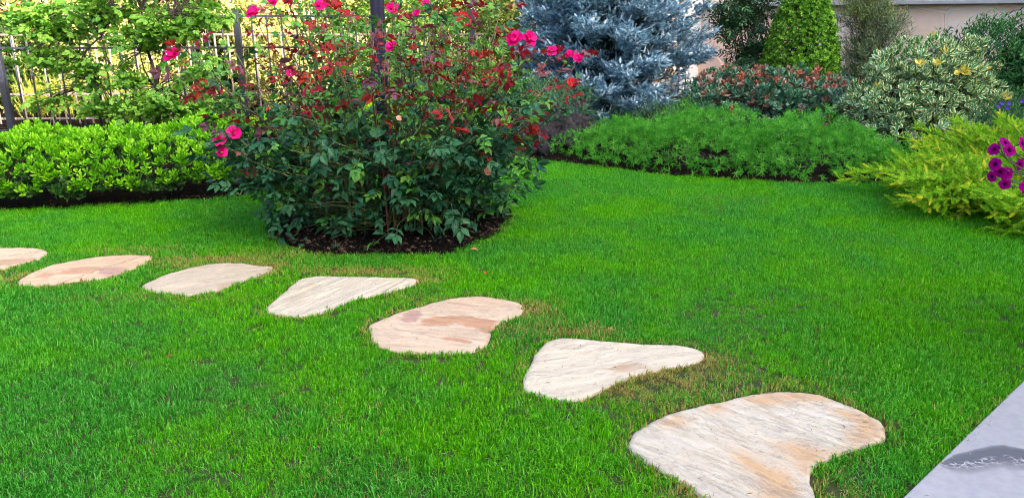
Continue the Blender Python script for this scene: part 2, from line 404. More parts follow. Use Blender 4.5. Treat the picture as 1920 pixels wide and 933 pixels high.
# ================================================================== STEPPING STONES
STONES = [
 ('cream stepping stone at the far left end of the path, brown band across it', [(-90, 478), (-30, 466), (30, 463), (70, 465), (88, 470), (82, 480), (55, 490), (20, 499), (-10, 507), (-60, 518), (-100, 505)], 'cream', 4),
 ('long peach stepping stone with a fine dark crack and mauve patches', [(33, 529), (48, 515), (85, 500), (130, 488), (175, 480), (230, 476), (284, 478), (276, 489), (245, 504), (212, 516), (165, 524), (110, 531), (60, 534)], 'peach', 4),
 ('grey beige stepping stone ringed by dry grass in front of left edge of rose bed', [(264, 535), (285, 524), (309, 514), (338, 505), (366, 499), (392, 494), (416, 492), (450, 492), (478, 495), (511, 499), (503, 510), (478, 518), (450, 527), (420, 538), (394, 545), (351, 551), (309, 547), (280, 542)], 'grey', 4),
 ('whitish stepping stone with straight parallel ridges and a pointed right end', [(497, 577), (515, 560), (536, 543), (550, 531), (566, 520), (598, 516), (660, 517), (730, 518), (776, 520), (785, 527), (761, 536), (722, 547), (677, 557), (650, 565), (625, 576), (601, 585), (575, 590), (550, 591), (514, 586)], 'ridge', 4),
 ('rounded pinkish cream stepping stone crossed by a rust brown band', [(691, 610), (708, 599), (733, 590), (803, 567), (840, 559), (874, 555), (905, 554), (935, 557), (972, 566), (981, 574), (980, 584), (962, 594), (940, 603), (925, 613), (919, 625), (915, 638), (903, 649), (880, 656), (846, 660), (775, 657), (740, 654), (715, 648), (699, 637), (694, 622)], 'pink', 4),
 ('off white triangular stepping stone beside a patch of yellowed grass', [(982, 722), (983, 705), (990, 688), (1003, 664), (1022, 642), (1048, 631), (1080, 632), (1120, 637), (1165, 640), (1220, 643), (1278, 645), (1305, 652), (1320, 661), (1312, 672), (1290, 681), (1240, 689), (1190, 702), (1145, 720), (1105, 740), (1080, 746), (1040, 745), (1000, 733)], 'white', 4),
 ('largest stepping stone, white with ochre stains, nearest to the grey terrace', [(1180, 829), (1188, 810), (1207, 796), (1240, 779), (1278, 767), (1320, 757), (1357, 750), (1380, 743), (1410, 735), (1455, 731), (1490, 731), (1522, 735), (1568, 748), (1624, 773), (1650, 789), (1660, 805), (1656, 820), (1625, 831), (1585, 843), (1548, 858), (1522, 878), (1518, 900), (1528, 925), (1525, 970), (1470, 1000), (1400, 990), (1345, 945), (1300, 914), (1253, 884), (1215, 862), (1190, 845)], 'big', 4),
]
PATCH = {
 'cream': [('a', [(-40, 494), (0, 487), (60, 483), (55, 490), (0, 498), (-40, 505)])],
 'peach': [('b', [(183, 504), (205, 500), (235, 502), (243, 507), (215, 516), (192, 514)]), ('a', [(112, 508), (140, 501), (182, 500), (188, 506), (150, 513), (118, 512)]), ('a', [(60, 518), (85, 509), (100, 513), (85, 521)])],
 'grey': [('a', [(403, 541), (412, 533), (432, 527), (441, 530), (425, 540)])],
 'ridge': [('a', [(545, 560), (580, 530), (592, 530), (560, 566)])],
 'pink': [('b', [(752, 594), (758, 586), (775, 582), (790, 585), (789, 594), (775, 601), (760, 600)]), ('a', [(790, 600), (820, 593), (870, 592), (925, 600), (932, 607), (915, 622), (890, 613), (860, 605), (828, 608), (796, 606)]), ('a', [(835, 632), (870, 634), (890, 640), (868, 644), (840, 638)])],
 'white': [('a', [(1140, 694), (1160, 684), (1200, 680), (1210, 684), (1190, 691), (1160, 696)])],
 'big': [('a', [(1390, 748), (1420, 736), (1480, 731), (1530, 735), (1560, 752), (1500, 748), (1450, 758)]), ('a', [(1325, 768), (1335, 757), (1352, 750), (1356, 760), (1340, 770)]), ('a', [(1238, 796), (1245, 785), (1278, 779), (1285, 793), (1262, 797)]),
         ('a', [(1448, 832), (1470, 826), (1500, 828), (1540, 840), (1580, 842), (1548, 860), (1520, 882), (1505, 884), (1480, 856)]), ('a', [(1372, 850), (1395, 845), (1430, 866), (1475, 880), (1495, 910), (1505, 960), (1430, 960), (1425, 905), (1405, 878)]),
         ('a', [(1560, 765), (1625, 775), (1655, 800), (1655, 820), (1605, 834), (1590, 815), (1600, 790)])]}
CRACK = {'peach': ((120, 527), (265, 480)), 'cream': ((-40, 486), (40, 475)), 'white': ((1010, 712), (1180, 668)), 'grey': ((380, 512), (420, 497)), 'big': ((1215, 800), (1300, 880)), 'pink': ((830, 640), (960, 575)), 'ridge': ((500, 570), (600, 520))}
def stone_mat(kind, k):
    m, nt, p, out = newmat('sandstone_'+kind)
    tc = N(nt, 'ShaderNodeTexCoord'); mp = N(nt, 'ShaderNodeMapping'); nt.links.new(tc.outputs['Object'], mp.inputs[0])
    rot = {'cream': .2, 'peach': .3, 'grey': .55, 'ridge': 1.02, 'pink': -.3, 'white': .35, 'big': -.75}[kind]
    mp.inputs['Rotation'].default_value = (0, 0, -rot); mp.inputs['Location'].default_value = (k*3.7, k*1.3, 0)
    mp2 = N(nt, 'ShaderNodeMapping'); mp2.inputs['Scale'].default_value = (1, 4.5, 1); nt.links.new(mp.outputs[0], mp2.inputs[0])
    base = {'cream': ((0.422, 0.337, 0.229), (0.490, 0.410, 0.296)), 'peach': ((0.422, 0.304, 0.192), (0.490, 0.386, 0.266)), 'grey': ((0.354, 0.304, 0.229), (0.438, 0.386, 0.296)),
            'ridge': ((0.438, 0.394, 0.303), (0.506, 0.468, 0.377)), 'pink': ((0.447, 0.337, 0.237), (0.506, 0.410, 0.303)), 'white': ((0.456, 0.402, 0.303), (0.532, 0.484, 0.385)), 'big': ((0.422, 0.378, 0.288), (0.548, 0.509, 0.422))}[kind]
    fine = noise_n(nt, 55, 8, vec=mp.outputs[0], rough=.75); streak = noise_n(nt, 7, 8, vec=mp2.outputs[0], rough=.65, dist=.4)
    blotch = noise_n(nt, 3.2, 3, vec=mp.outputs[0], dist=.6)
    c = ramp(nt, [(.32, base[0]), (.62, base[1])], streak.outputs[0]).outputs[0]
    ochre = {'cream': (.33, .21, .13), 'peach': (.38, .22, .14), 'grey': (.36, .27, .19), 'ridge': (.44, .36, .25), 'pink': (.36, .19, .105), 'white': (.38, .26, .17), 'big': (.47, .29, .14)}[kind]
    soft = {'ridge': .05, 'big': .03, 'white': .012}.get(kind, .006)
    wob = math_n(nt, 'MULTIPLY', math_n(nt, 'SUBTRACT', noise_n(nt, 9, 6, vec=mp2.outputs[0], dist=.5).outputs[0], .5), .10)
    for nme, colr in (('pat', ochre), ('pat2', (.33, .20, .17))):
        at_ = N(nt, 'ShaderNodeAttribute', attribute_name=nme); f_ = math_n(nt, 'ADD', math_n(nt, 'ADD', at_.outputs['Fac'], wob), .5)
        c = mixc(nt, math_n(nt, 'MULTIPLY', ramp(nt, [(.5-soft, 0), (.5+soft, 1)], f_).outputs[0], .8), c, colr)
    # thin weathered wisps of grey and tan following the bedding
    wisp = noise_n(nt, 2.4 if kind != 'big' else 3.2, 9, vec=mp2.outputs[0], rough=.7, dist=.9)
    wl = ramp(nt, [(.455, 0), (.478, 1), (.485, 0)], wisp.outputs[0]).outputs[0]
    c = mixc(nt, math_n(nt, 'MULTIPLY', wl, .16 if kind == 'big' else .10 if kind != 'ridge' else .05), c, (.28, .22, .17))
    br_ = noise_n(nt, 2.2, 5, vec=mp.outputs[0], dist=.7)
    c = mixc(nt, math_n(nt, 'MULTIPLY', ramp(nt, [(.50, 0), (.68, 1)], br_.outputs[0]).outputs[0], .22), c, ochre)
    if kind in ('big', 'grey'):
        b3 = noise_n(nt, 3.5, 8, vec=mp2.outputs[0], dist=1.0, rough=.7)
        c = mixc(nt, math_n(nt, 'MULTIPLY', ramp(nt, [(.53, 0), (.60, 1)], b3.outputs[0]).outputs[0], .32 if kind == 'big' else .10), c, (.34, .31, .28))
    ck = N(nt, 'ShaderNodeAttribute', attribute_name='crk'); cw = math_n(nt, 'ABSOLUTE', math_n(nt, 'ADD', ck.outputs['Fac'], math_n(nt, 'MULTIPLY', wob, .35)))
    crk = ramp(nt, [(.0016, 1), (.0034, 0)], cw).outputs[0]
    c = mixc(nt, math_n(nt, 'MULTIPLY', crk, .7), c, (.13, .09, .07))
    # small pits and grain
    c = mixc(nt, math_n(nt, 'MULTIPLY', ramp(nt, [(.34, 1), (.44, 0)], fine.outputs[0]).outputs[0], .6), c, (.20, .17, .145))
    h0 = math_n(nt, 'MULTIPLY', crk, -1.5)
    h = math_n(nt, 'ADD', h0, math_n(nt, 'ADD', math_n(nt, 'MULTIPLY', fine.outputs[0], .6), math_n(nt, 'ADD', streak.outputs[0], math_n(nt, 'MULTIPLY', wl, -.18))))
    if kind == 'ridge':
        mp4 = N(nt, 'ShaderNodeMapping'); mp4.inputs['Scale'].default_value = (.4, 30, 1); nt.links.new(mp.outputs[0], mp4.inputs[0])
        rg = noise_n(nt, 1.5, 2, vec=mp4.outputs[0]); h = math_n(nt, 'ADD', h, math_n(nt, 'MULTIPLY', rg.outputs[0], 3))
        c = mixc(nt, math_n(nt, 'MULTIPLY', ramp(nt, [(.36, 1), (.47, 0)], rg.outputs[0]).outputs[0], .5), c, (.34, .31, .27))
    nt.links.new(c, p.inputs['Base Color']); p.inputs['Roughness'].default_value = .75; p.inputs['Specular IOR Level'].default_value = .25
    bump(nt, p, h, .8, .008)
    return m
stone_polys = []
for k, (lab, px, kind, _) in enumerate(STONES):
    zt_ = .014
    poly = catmull([g(a, b, zt_) for a, b in px], 6)
    # crisp broken rim
    cen = poly.mean(0)
    ang = np.arctan2(*(poly-cen).T[::-1]); poly = poly+(poly-cen)/np.linalg.norm(poly-cen, axis=1)[:, None]*(nz3(np.c_[poly, poly[:, 0]*0], 22)*.006+nz3(np.c_[poly, poly[:, 0]*0], 60)*.003)[:, None]
    stone_polys.append(poly); n = len(poly); V = []; R_ = 26
    rings = [1-(1-i/R_) for i in range(R_+1)]
    rdir = {'cream': .2, 'peach': .3, 'grey': .55, 'ridge': 1.02, 'pink': -.3, 'white': .35, 'big': -.75}[kind]
    cr, sr = math.cos(rdir), math.sin(rdir)
    for r in rings[1:]:
        for q in poly:
            x, y = cen+(q-cen)*r
            a, b = x*cr+y*sr, -x*sr+y*cr
            z = zt_-.002+.005*noise.noise(Vector((a*3, b*9, k)))+.0026*noise.noise(Vector((a*14, b*40, k)))+.0015*noise.noise(Vector((a*50, b*70, k)))
            if kind == 'big': z += .005*max(0, noise.noise(Vector((a*2.5, b*10, 4))))+.003*(math.floor(noise.noise(Vector((a*1.5, b*3, 7)))*5)/5)
            if kind == 'ridge': z += .0022*noise.noise(Vector((a*.6, b*60, 2)))+.0015*noise.noise(Vector((a*.6, b*28, 3)))
            if r > .985: z -= .004
            V.append((x, y, z))
    V.append((cen[0], cen[1], V[0][2])); ci = len(V)-1
    for q in poly: V.append((q[0]+(q[0]-cen[0])*.008, q[1]+(q[1]-cen[1])*.008, zt_-.014))
    for q in poly: V.append((q[0], q[1], -.035))
    F = []
    for i in range(R_-1):
        for j in range(n): j2 = (j+1) % n; F += [(i*n+j, i*n+n+j, i*n+n+j2), (i*n+j, i*n+n+j2, i*n+j2)]
    for j in range(n): F.append((ci, j, (j+1) % n))
    for a0, b0 in (((R_-1)*n, ci+1), (ci+1, ci+1+n)):
        for j in range(n): j2 = (j+1) % n; F += [(a0+j, b0+j, b0+j2), (a0+j, b0+j2, a0+j2)]
    V = np.array(V); off = np.array([cen[0], cen[1], 0])
    pa = {'a': np.full(len(V), -.3), 'b': np.full(len(V), -.3)}
    for t_, pg in PATCH[kind]:
        pp = catmull([g(a, b, zt_) for a, b in pg], 4); d_ = dist_poly(V, pp)*np.where(inside(V, pp), 1, -1); pa[t_] = np.maximum(pa[t_], np.clip(d_, -.3, .3))
    c0, c1 = (np.array(g(*q, zt_)) for q in CRACK[kind]); tdir = (c1-c0)/np.linalg.norm(c1-c0); ck_ = (V[:, :2]-c0)@np.array([-tdir[1], tdir[0]])
    if kind not in ('peach', 'cream'): ck_ = ck_+.4
    o = link('stepping_stone', mesh_np('stepping_stone', V-off, F, [stone_mat(kind, k)], attrs={'pat': ('POINT', pa['a']), 'pat2': ('POINT', pa['b']), 'crk': ('POINT', ck_)}, smooth=True)); o.location = off
    tag(o, lab, 'stepping stone', 'stepping stones across the lawn')
# ================================================================== GRASS
def grass():
    gm_, nt, p, out = newmat('grass_blade')
    ga = lambda nme: N(nt, 'ShaderNodeAttribute', attribute_name=nme, attribute_type='INSTANCER').outputs['Fac']
    rn = N(nt, 'ShaderNodeAttribute', attribute_name='rnd').outputs['Fac']
    lush = ramp(nt, [(0, (.028, .17, .001)), (.45, (.070, .36, .002)), (.8, (.14, .54, .004)), (1, (.26, .66, .05))], rn).outputs[0]
    cool = ramp(nt, [(0, (.014, .13, .006)), (.5, (.036, .29, .012)), (1, (.16, .56, .09))], rn).outputs[0]
    dry = ramp(nt, [(0, (.14, .08, .03)), (.35, (.42, .30, .10)), (.7, (.32, .34, .05)), (1, (.62, .52, .24))], rn).outputs[0]
    c = mixc(nt, ga('tone'), lush, cool)
    # each blade dies separately where the turf is dry
    dd = math_n(nt, 'GREATER_THAN', ga('dry'), math_n(nt, 'FRACT', math_n(nt, 'MULTIPLY', rn, 7.31)))
    c = mixc(nt, dd, c, dry)
    nt.links.new(c, p.inputs['Base Color']); p.inputs['Roughness'].default_value = .5; p.inputs['Specular IOR Level'].default_value = .06
    tr = N(nt, 'ShaderNodeBsdfTranslucent'); nt.links.new(c, tr.inputs[0]); ms = N(nt, 'ShaderNodeMixShader'); ms.inputs[0].default_value = .35
    nt.links.new(p.outputs[0], ms.inputs[1]); nt.links.new(tr.outputs[0], ms.inputs[2]); nt.links.new(ms.outputs[0], out.inputs[0])
    col = bpy.data.collections.new('grass_tufts')
    for k in range(11):
        V = []; F = []; RN = []; nb = 125 if k < 7 else 40 if k < 9 else 14
        for b in range(nb):
            r = (.05 if k < 9 else .012)*math.sqrt(random.random()); a = random.uniform(0, 6.283); x, y = r*math.cos(a), r*math.sin(a)
            L = random.uniform(.015, .034) if k < 7 or k > 8 else random.uniform(.03, .052)
            lean = abs(random.gauss(.62, .42)); az = random.uniform(0, 6.283); wd = random.uniform(.0010, .0018)
            dx, dy = math.cos(az), math.sin(az); sx, sy = -dy*wd, dx*wd
            s1 = math.sin(lean*.6); c1 = math.cos(lean*.6); s2 = math.sin(min(1.5, lean*1.7)); c2 = math.cos(min(1.5, lean*1.7))
            m1 = (x+dx*L*.5*s1, y+dy*L*.5*s1, L*.5*c1); tp = (m1[0]+dx*L*.5*s2, m1[1]+dy*L*.5*s2, m1[2]+L*.5*c2)
            n = len(V); V += [(x-sx, y-sy, -.004), (x+sx, y+sy, -.004), (m1[0]-sx*.85, m1[1]-sy*.85, m1[2]), (m1[0]+sx*.85, m1[1]+sy*.85, m1[2]), tp]
            F += [(n, n+1, n+3), (n, n+3, n+2), (n+2, n+3, n+4)]; RN += [random.random()]*3
        o = bpy.data.objects.new('grass_tuft_%02d' % k, mesh_np('grass_tuft', V, F, [gm_], attrs={'rnd': ('FACE', RN)})); col.objects.link(o)
    sp = .046
    X, Y = np.meshgrid(np.arange(-7, 4.6, sp), np.arange(.3, 7.2, sp)); P = np.stack([X.ravel(), Y.ravel(), np.zeros(X.size)], 1)
    P[:, :2] += rng.uniform(-.5*sp, .5*sp, (len(P), 2))
    ok = inside(P, LAWN) & (np.abs(P[:, 0]) < P[:, 1]*.74+1.0)
    ok &= ~(inside(P, bedpoly) & (dist_poly(P, bedpoly) > .03))
    ter = (P[:, :2]-E0)@EN; ok &= ter > .022
    sc = np.ones(len(P)); dsm = np.full(len(P), 9.)
    for poly in stone_polys:
        near = (P[:, 0] > poly[:, 0].min()-.3) & (P[:, 0] < poly[:, 0].max()+.3) & (P[:, 1] > poly[:, 1].min()-.3) & (P[:, 1] < poly[:, 1].max()+.3)
        ii = np.where(near)[0]; ins = inside(P[ii], poly); dd = dist_poly(P[ii], poly)
        ok[ii[ins | (dd < .034)]] = False
        dsm[ii] = np.minimum(dsm[ii], np.where(ins, 0, dd))
    sc *= np.where(dsm < .05, .72, 1)
    P = P[ok]; sc = sc[ok]; dsm = dsm[ok]
    sc *= .76+.26*rng.random(len(P)); sc *= np.clip(.95+.35*nz3(P, 1.7, 3), .7, 1.3)
    tone = np.clip(.50+1.3*nz3(P, .9, 5)+.8*nz3(P, 3.5, 9)+.15*rng.normal(size=len(P)), 0, 1)
    dry = np.clip(-.01+.08*nz3(P, 1.3, 1)+.06*nz3(P, 6, 2), .004, .12)
    patches = [((410, 488), .30, .06, .85), ((500, 505), .12, .12, .8), ((340, 500), .10, .06, .6), ((690, 510), .34, .055, .85), ((800, 525), .10, .08, .7), ((1000, 583), .10, .09, .95), ((1010, 620), .25, .12, .30),
               ((1095, 622), .14, .05, .9), ((1240, 710), .30, .15, .85), ((1310, 680), .14, .08, .95), ((1180, 735), .18, .07, .85), ((1150, 745), .12, .05, .5), ((1390, 725), .35, .06, .35), ((20, 525), .3, .1, .5),
               ((560, 560), .1, .1, .3), ((300, 560), .4, .06, .25), ((1300, 925), .12, .08, .5), ((1660, 800), .05, .05, .4), ((1560, 925), .1, .06, .45), ((260, 470), .3, .06, .35), ((780, 560), .2, .1, .25), ((1290, 770), .2, .05, .5), ((520, 480), .3, .08, .4)]
    for (q, rx, ry, s) in patches:
        cx, cy = g(*q); e = ((P[:, 0]-cx)/rx)**2+((P[:, 1]-cy)/ry)**2
        dry = np.maximum(dry, s*np.exp(-e*.9)*(1+.5*nz3(P, 12, 6)))
    dry = np.where(dsm < .05, np.maximum(dry, .10+.18*rng.random(len(P))), dry)
    sc *= 1-.35*np.clip(dry, 0, 1)
    rot = np.stack([rng.normal(0, .10, len(P)), rng.normal(0, .10, len(P)), rng.uniform(0, 6.283, len(P))], 1)
    idx = rng.integers(0, 7, len(P)); idx[(rng.random(len(P)) < .05) & (P[:, 1] < 4)] = 7; idx[(rng.random(len(P)) < .06) & (dsm < .12)] = 8
    # little fringe tufts that close in on the stone rims, the terrace and the bed
    E = []; Ed = []
    for poly in stone_polys:
        q = np.asarray(poly); nx = np.roll(q, -1, 0)
        for a, b in zip(q, nx):
            L = np.hypot(*(b-a)); k = max(1, int(L/.006)); tn = (b-a)/max(L, 1e-6); nn = np.array([tn[1], -tn[0]])
            c0 = q.mean(0); nn = nn if nn@(a-c0) > 0 else -nn
            for j in range(k):
                p_ = a+(b-a)*(j+rng.random())/k+nn*(.006+.034*rng.random()-(.020*rng.random() if rng.random() < .30 else 0)); E.append((p_[0], p_[1], 0)); 
    for s_ in np.arange(-2.5, 4.2, .008):
        p_ = edge_pt(s_, -.010+.045*rng.random()); E.append((p_[0], p_[1], 0))
    for a_ in np.arange(0, 2*math.pi, .008):
        rr = BEDR+.03*math.sin(5*a_)+.06*abs(noise.noise(Vector((3*math.cos(a_), 3*math.sin(a_), 2))))*1.5*rng.random()*-1+.02*rng.normal()-.01; E.append((BED[0]+rr*math.cos(a_), BED[1]+rr*math.sin(a_), 0))
    bl = np.array(LAWN[1:15])
    for a_, b_ in zip(bl[:-1], bl[1:]):
        for t_ in np.arange(0, 1, .012/np.hypot(*(b_-a_))):
            q_ = a_+(b_-a_)*t_; E.append((q_[0]+rng.normal(0, .015), q_[1]+abs(rng.normal(0, .035))*(1+noise.noise(Vector((q_[0]*3, q_[1]*3, 0)))), 0))
    E = np.array(E); E = E[E[:, 1] > .5]
    e_t = np.clip(.42+1.1*nz3(E, .9, 5)+.3*rng.normal(size=len(E)), 0, 1); e_d = np.clip(.08+.35*nz3(E, 3, 8)+.12*rng.random(len(E)), 0, .9)
    for (q, rx, ry, s) in patches:
        cx, cy = g(*q); e = ((E[:, 0]-cx)/rx)**2+((E[:, 1]-cy)/ry)**2; e_d = np.maximum(e_d, s*np.exp(-e*.7))
    P = np.vstack([P, E]); tone = np.r_[tone, e_t]; dry = np.r_[dry, e_d]; sc = np.r_[sc, rng.uniform(.7, 1.15, len(E))]
    rot = np.vstack([rot, np.stack([rng.normal(0, .15, len(E)), rng.normal(0, .15, len(E)), rng.uniform(0, 6.283, len(E))], 1)]); idx = np.r_[idx, rng.integers(9, 11, len(E))]
    me = bpy.data.meshes.new('grass'); me.vertices.add(len(P)); me.vertices.foreach_set('co', P.astype(np.float32).ravel())
    for nme, arr in (('dry', dry), ('tone', tone), ('scl', sc)):
        a = me.attributes.new(nme, 'FLOAT', 'POINT'); a.data.foreach_set('value', arr.astype(np.float32))
    a = me.attributes.new('rot', 'FLOAT_VECTOR', 'POINT'); a.data.foreach_set('vector', rot.astype(np.float32).ravel())
    a = me.attributes.new('idx', 'INT', 'POINT'); a.data.foreach_set('value', idx.astype(np.int32))
    me.materials.append(gm_)
    o = link('grass', me); tag(o, 'short bright green mown grass covering the lawn', 'grass', kind='stuff')
    ng = bpy.data.node_groups.new('grass_scatter', 'GeometryNodeTree')
    ng.interface.new_socket('Geometry', in_out='INPUT', socket_type='NodeSocketGeometry'); ng.interface.new_socket('Geometry', in_out='OUTPUT', socket_type='NodeSocketGeometry')
    gi = ng.nodes.new('NodeGroupInput'); go = ng.nodes.new('NodeGroupOutput'); ip = ng.nodes.new('GeometryNodeInstanceOnPoints'); ci = ng.nodes.new('GeometryNodeCollectionInfo')
    ci.inputs['Collection'].default_value = col; ci.inputs['Separate Children'].default_value = True; ci.inputs['Reset Children'].default_value = True
    def na(nme, t):
        n = ng.nodes.new('GeometryNodeInputNamedAttribute'); n.data_type = t; n.inputs[0].default_value = nme
        return [s for s in n.outputs if s.enabled][0]
    mv = ng.nodes.new('GeometryNodeMeshToPoints')
    ng.links.new(gi.outputs[0], ip.inputs['Points']); ng.links.new(ci.outputs[0], ip.inputs['Instance'])
    ip.inputs['Pick Instance'].default_value = True
    ng.links.new(na('idx', 'INT'), ip.inputs['Instance Index']); ng.links.new(na('rot', 'FLOAT_VECTOR'), ip.inputs['Rotation']); ng.links.new(na('scl', 'FLOAT'), ip.inputs['Scale'])
    ng.nodes.remove(mv)
    ng.links.new(ip.outputs[0], go.inputs[0])
    md = o.modifiers.new('scatter', 'NODES'); md.node_group = ng
grass()
exec_after = []
#--PLANTS--
# ================================================================== STRUCTURES: unseen house placed and sized for its shade, fences, wall
cream = plain('house_render', (.50, .46, .40), (.56, .52, .46), 2, .9, .2, .004)
shade_house = empty('house', (*edge_pt(-1, -14), 0), 'tall cream rendered house out of view behind the terrace, placed and sized to shade the garden', 'house')  # unseen house, placed and sized for its shade
ang_h = math.atan2(ED[1], ED[0])
bm = box_bm(28, 8, 13.4, 0, 6.7); o = link('wall', mesh_bm('wall', bm, cream), shade_house); shade_house.rotation_euler.z = ang_h; o.location = (0, -4.0, 0)
glassm = plain('dark_glass', (.02, .025, .03), (.03, .035, .04), 2, .08, 0)
for i in range(-3, 4):
    for zz in (1.1, 4.2, 7.2, 10.2):
        o = link('window', mesh_bm('window', box_bm(1.4, .06, 1.6, 0, 0), glassm), shade_house, (i*3.2, .03, zz+.8))
# dark iron fence in shade
def iron_fence(name, A, B, H, z2, sp, mat, label, cat, post_every, rbar, rpost, group=None, zlow=.12):
    A = Vector((*A, 0)); B = Vector((*B, 0)); L = (B-A).length; d = (B-A).normalized(); az = math.atan2(d.y, d.x)
    root = empty(name, A, label, cat, group); root.rotation_euler.z = az
    pm = mesh_bm('post', box_bm(rpost*2, rpost*2, H+.06, .004, (H+.06)/2), mat)
    bt = tube([(0, 0, zlow-.06), (0, 0, H*.5), (0, 0, H)], rbar, 6); bmesh_ = mesh_np('bar', bt[0], bt[1], [mat], smooth=True)
    n = int(L/sp)
    for i in range(n+1):
        if i % post_every == 0: link('post', pm, root, (i*sp, 0, 0))
        else: link('bar', bmesh_, root, (i*sp, random.gauss(0, .002), 0))
    for i in range(0, n, post_every):
        seg = min(post_every, n-i)*sp-2*rpost
        if seg <= .02: continue
        for zz in (H-.01, z2, zlow):
            link('rail', mesh_bm('rail', box_bm(seg, .024, .022, .002), mat), root, (i*sp+rpost+seg/2, 0, zz))
    return root
iron_fence('iron_fence', (-7.6, 7.75), (-.3, 8.23), 1.27, .95, .15, M['iron'], 'dark iron garden fence of thin upright bars behind the two young trees', 'fence', 16, .009, .03)
iron_fence('pale_fence', (-8.2, 8.75), (.3, 9.2), 1.07, .40, .15, M['palepaint'], 'pale sunlit railing fence standing beyond the dark iron fence', 'fence', 400, .011, .02)
iron_fence('low_fence', (1.0, 10.9), (2.55, 11.1), .46, .25, .10, M['iron'], 'low dark railing between the blue spruce and the white pillar', 'fence', 8, .010, .02)
# crazy-stone garden wall (perpendicular to the terrace)
def voronoi_cells(W, H, nx, ny, jit=.42):
    pts = []
    for i in range(-1, nx+1):
        for j in range(-1, ny+1):
            pts.append((W*(i+.5+random.uniform(-jit, jit))/nx, H*(j+.5+random.uniform(-jit, jit))/ny))
    cells = []
    for i, p in enumerate(pts):
        poly = [(0, 0), (W, 0), (W, H), (0, H)]
        for j, q in enumerate(pts):
            if i == j: continue
            mx, my = (p[0]+q[0])/2, (p[1]+q[1])/2; nx_, ny_ = q[0]-p[0], q[1]-p[1]
            l = math.hypot(nx_, ny_); nx_ /= l; ny_ /= l; gap = .016
            out_ = []
            for a in range(len(poly)):
                A, B = poly[a], poly[(a+1) % len(poly)]
                da = (A[0]-mx)*nx_+(A[1]-my)*ny_+gap; db = (B[0]-mx)*nx_+(B[1]-my)*ny_+gap
                if da <= 0: out_.append(A)
                if (da < 0) != (db < 0):
                    t = da/(da-db); out_.append((A[0]+(B[0]-A[0])*t, A[1]+(B[1]-A[1])*t))
            poly = out_
            if len(poly) < 3: break
        if len(poly) >= 3: cells.append(poly)
    return cells
def wall_stone_mat():
    m, nt, p, out = newmat('wall_flagstone'); 
    oi = N(nt, 'ShaderNodeObjectInfo'); n = noise_n(nt, 5, 6, dist=.5); n2 = noise_n(nt, 30, 6)
    f = math_n(nt, 'ADD', math_n(nt, 'MULTIPLY', oi.outputs['Random'], .85), math_n(nt, 'MULTIPLY', n.outputs[0], .25))
    c = ramp(nt, [(.15, (.92, .74, .66)), (.32, (.90, .64, .52)), (.5, (.86, .54, .42)), (.68, (.93, .74, .56)), (.82, (.93, .80, .73)), (.97, (.84, .52, .40))], f).outputs[0]
    c = mixc(nt, .2, c, ramp(nt, [(.3, (.55, .45, .40)), (.6, (.80, .76, .72))], n2.outputs[0]).outputs[0])
    nt.links.new(c, p.inputs['Base Color']); p.inputs['Roughness'].default_value = .8; bump(nt, p, n2.outputs[0], .5, .006)
    return m
wsm = wall_stone_mat(); mortar = plain('mortar', (.88, .86, .84), (.90, .88, .86), 20, .9, .4, .005)
ledgem = plain('grey_ledge', (.30, .32, .35), (.36, .38, .41), 10, .6, .2, .003)
WA = Vector((2.95, 12.6, 0)); WD = Vector((.666, -.746, 0)); WL = 9.0; WH = 1.40
wr = empty('stone_wall', WA, 'pink and white crazy stone wall with a grey ledge behind the shrubs', 'wall'); wr.rotation_euler.z = math.atan2(WD.y, WD.x)
link('core', mesh_bm('core', box_bm(WL, .3, WH, 0, WH/2), mortar), wr, (WL/2, .17, 0))
for poly in voronoi_cells(WL, WH-.01, 15, 3):
    cx = sum(q[0] for q in poly)/len(poly); cz = sum(q[1] for q in poly)/len(poly)
    bm = bmesh.new(); d0 = random.uniform(.004, .012)
    fr = [bm.verts.new(((q[0]-cx)*.985, -d0+random.gauss(0, .002), (q[1]-cz)*.985)) for q in poly]; bk = [bm.verts.new((q[0]-cx, .03, q[1]-cz)) for q in poly]
    bm.faces.new(fr); k = len(poly)
    for i in range(k): bm.faces.new((fr[i], bk[i], bk[(i+1) % k], fr[(i+1) % k]))
    bmesh.ops.recalc_face_normals(bm, faces=bm.faces[:])
    link('stone', mesh_bm('stone', bm, wsm), wr, (cx, 0, cz))
link('ledge', mesh_bm('ledge', box_bm(WL+.04, .5, .045, .006), ledgem), wr, (WL/2, .1, WH+.024))
darkwood = plain('dark_window_frame', (.03, .022, .02), (.05, .035, .03), 12, .5, .2, .003)
wb = link('upper_wall', mesh_bm('upper_wall', box_bm(WL, .2, 1.9, 0, .95), cream), wr, (WL/2, .24, WH+.05))
for i in range(4):
    f = link('window', mesh_bm('window', box_bm(1.9, .05, 1.3, .006), darkwood), wr, (1.35+i*2.1+.4, .115, WH+.05+.7))
    link('pane', mesh_bm('pane', box_bm(1.72, .01, 1.12), glassm), f, (0, -.03, 0))
pil = plain('white_render', (.72, .70, .68), (.78, .76, .74), 8, .85, .3, .004)
pr = empty('pillar', (2.84, 12.62, 0), 'white rendered square pillar at the far end of the stone wall', 'pillar')
link('shaft', mesh_bm('shaft', box_bm(.30, .30, 2.2, .01, 1.1), pil), pr); link('cap', mesh_bm('cap', box_bm(.38, .38, .08, .01, 2.24), pil), pr)
tw = plain('terracotta_slat', (.50, .17, .09), (.60, .24, .13), 9, .6, .3, .003)
gt = empty('slatted_gate', (1.0, 12.45, 0), 'terracotta coloured gate of upright slats behind the blue spruce', 'gate')
slm = mesh_bm('slat', box_bm(.075, .025, 1.55, .003, .95), tw)
for i in range(13): link('slat', slm, gt, (.06+i*.105, 0, 0))
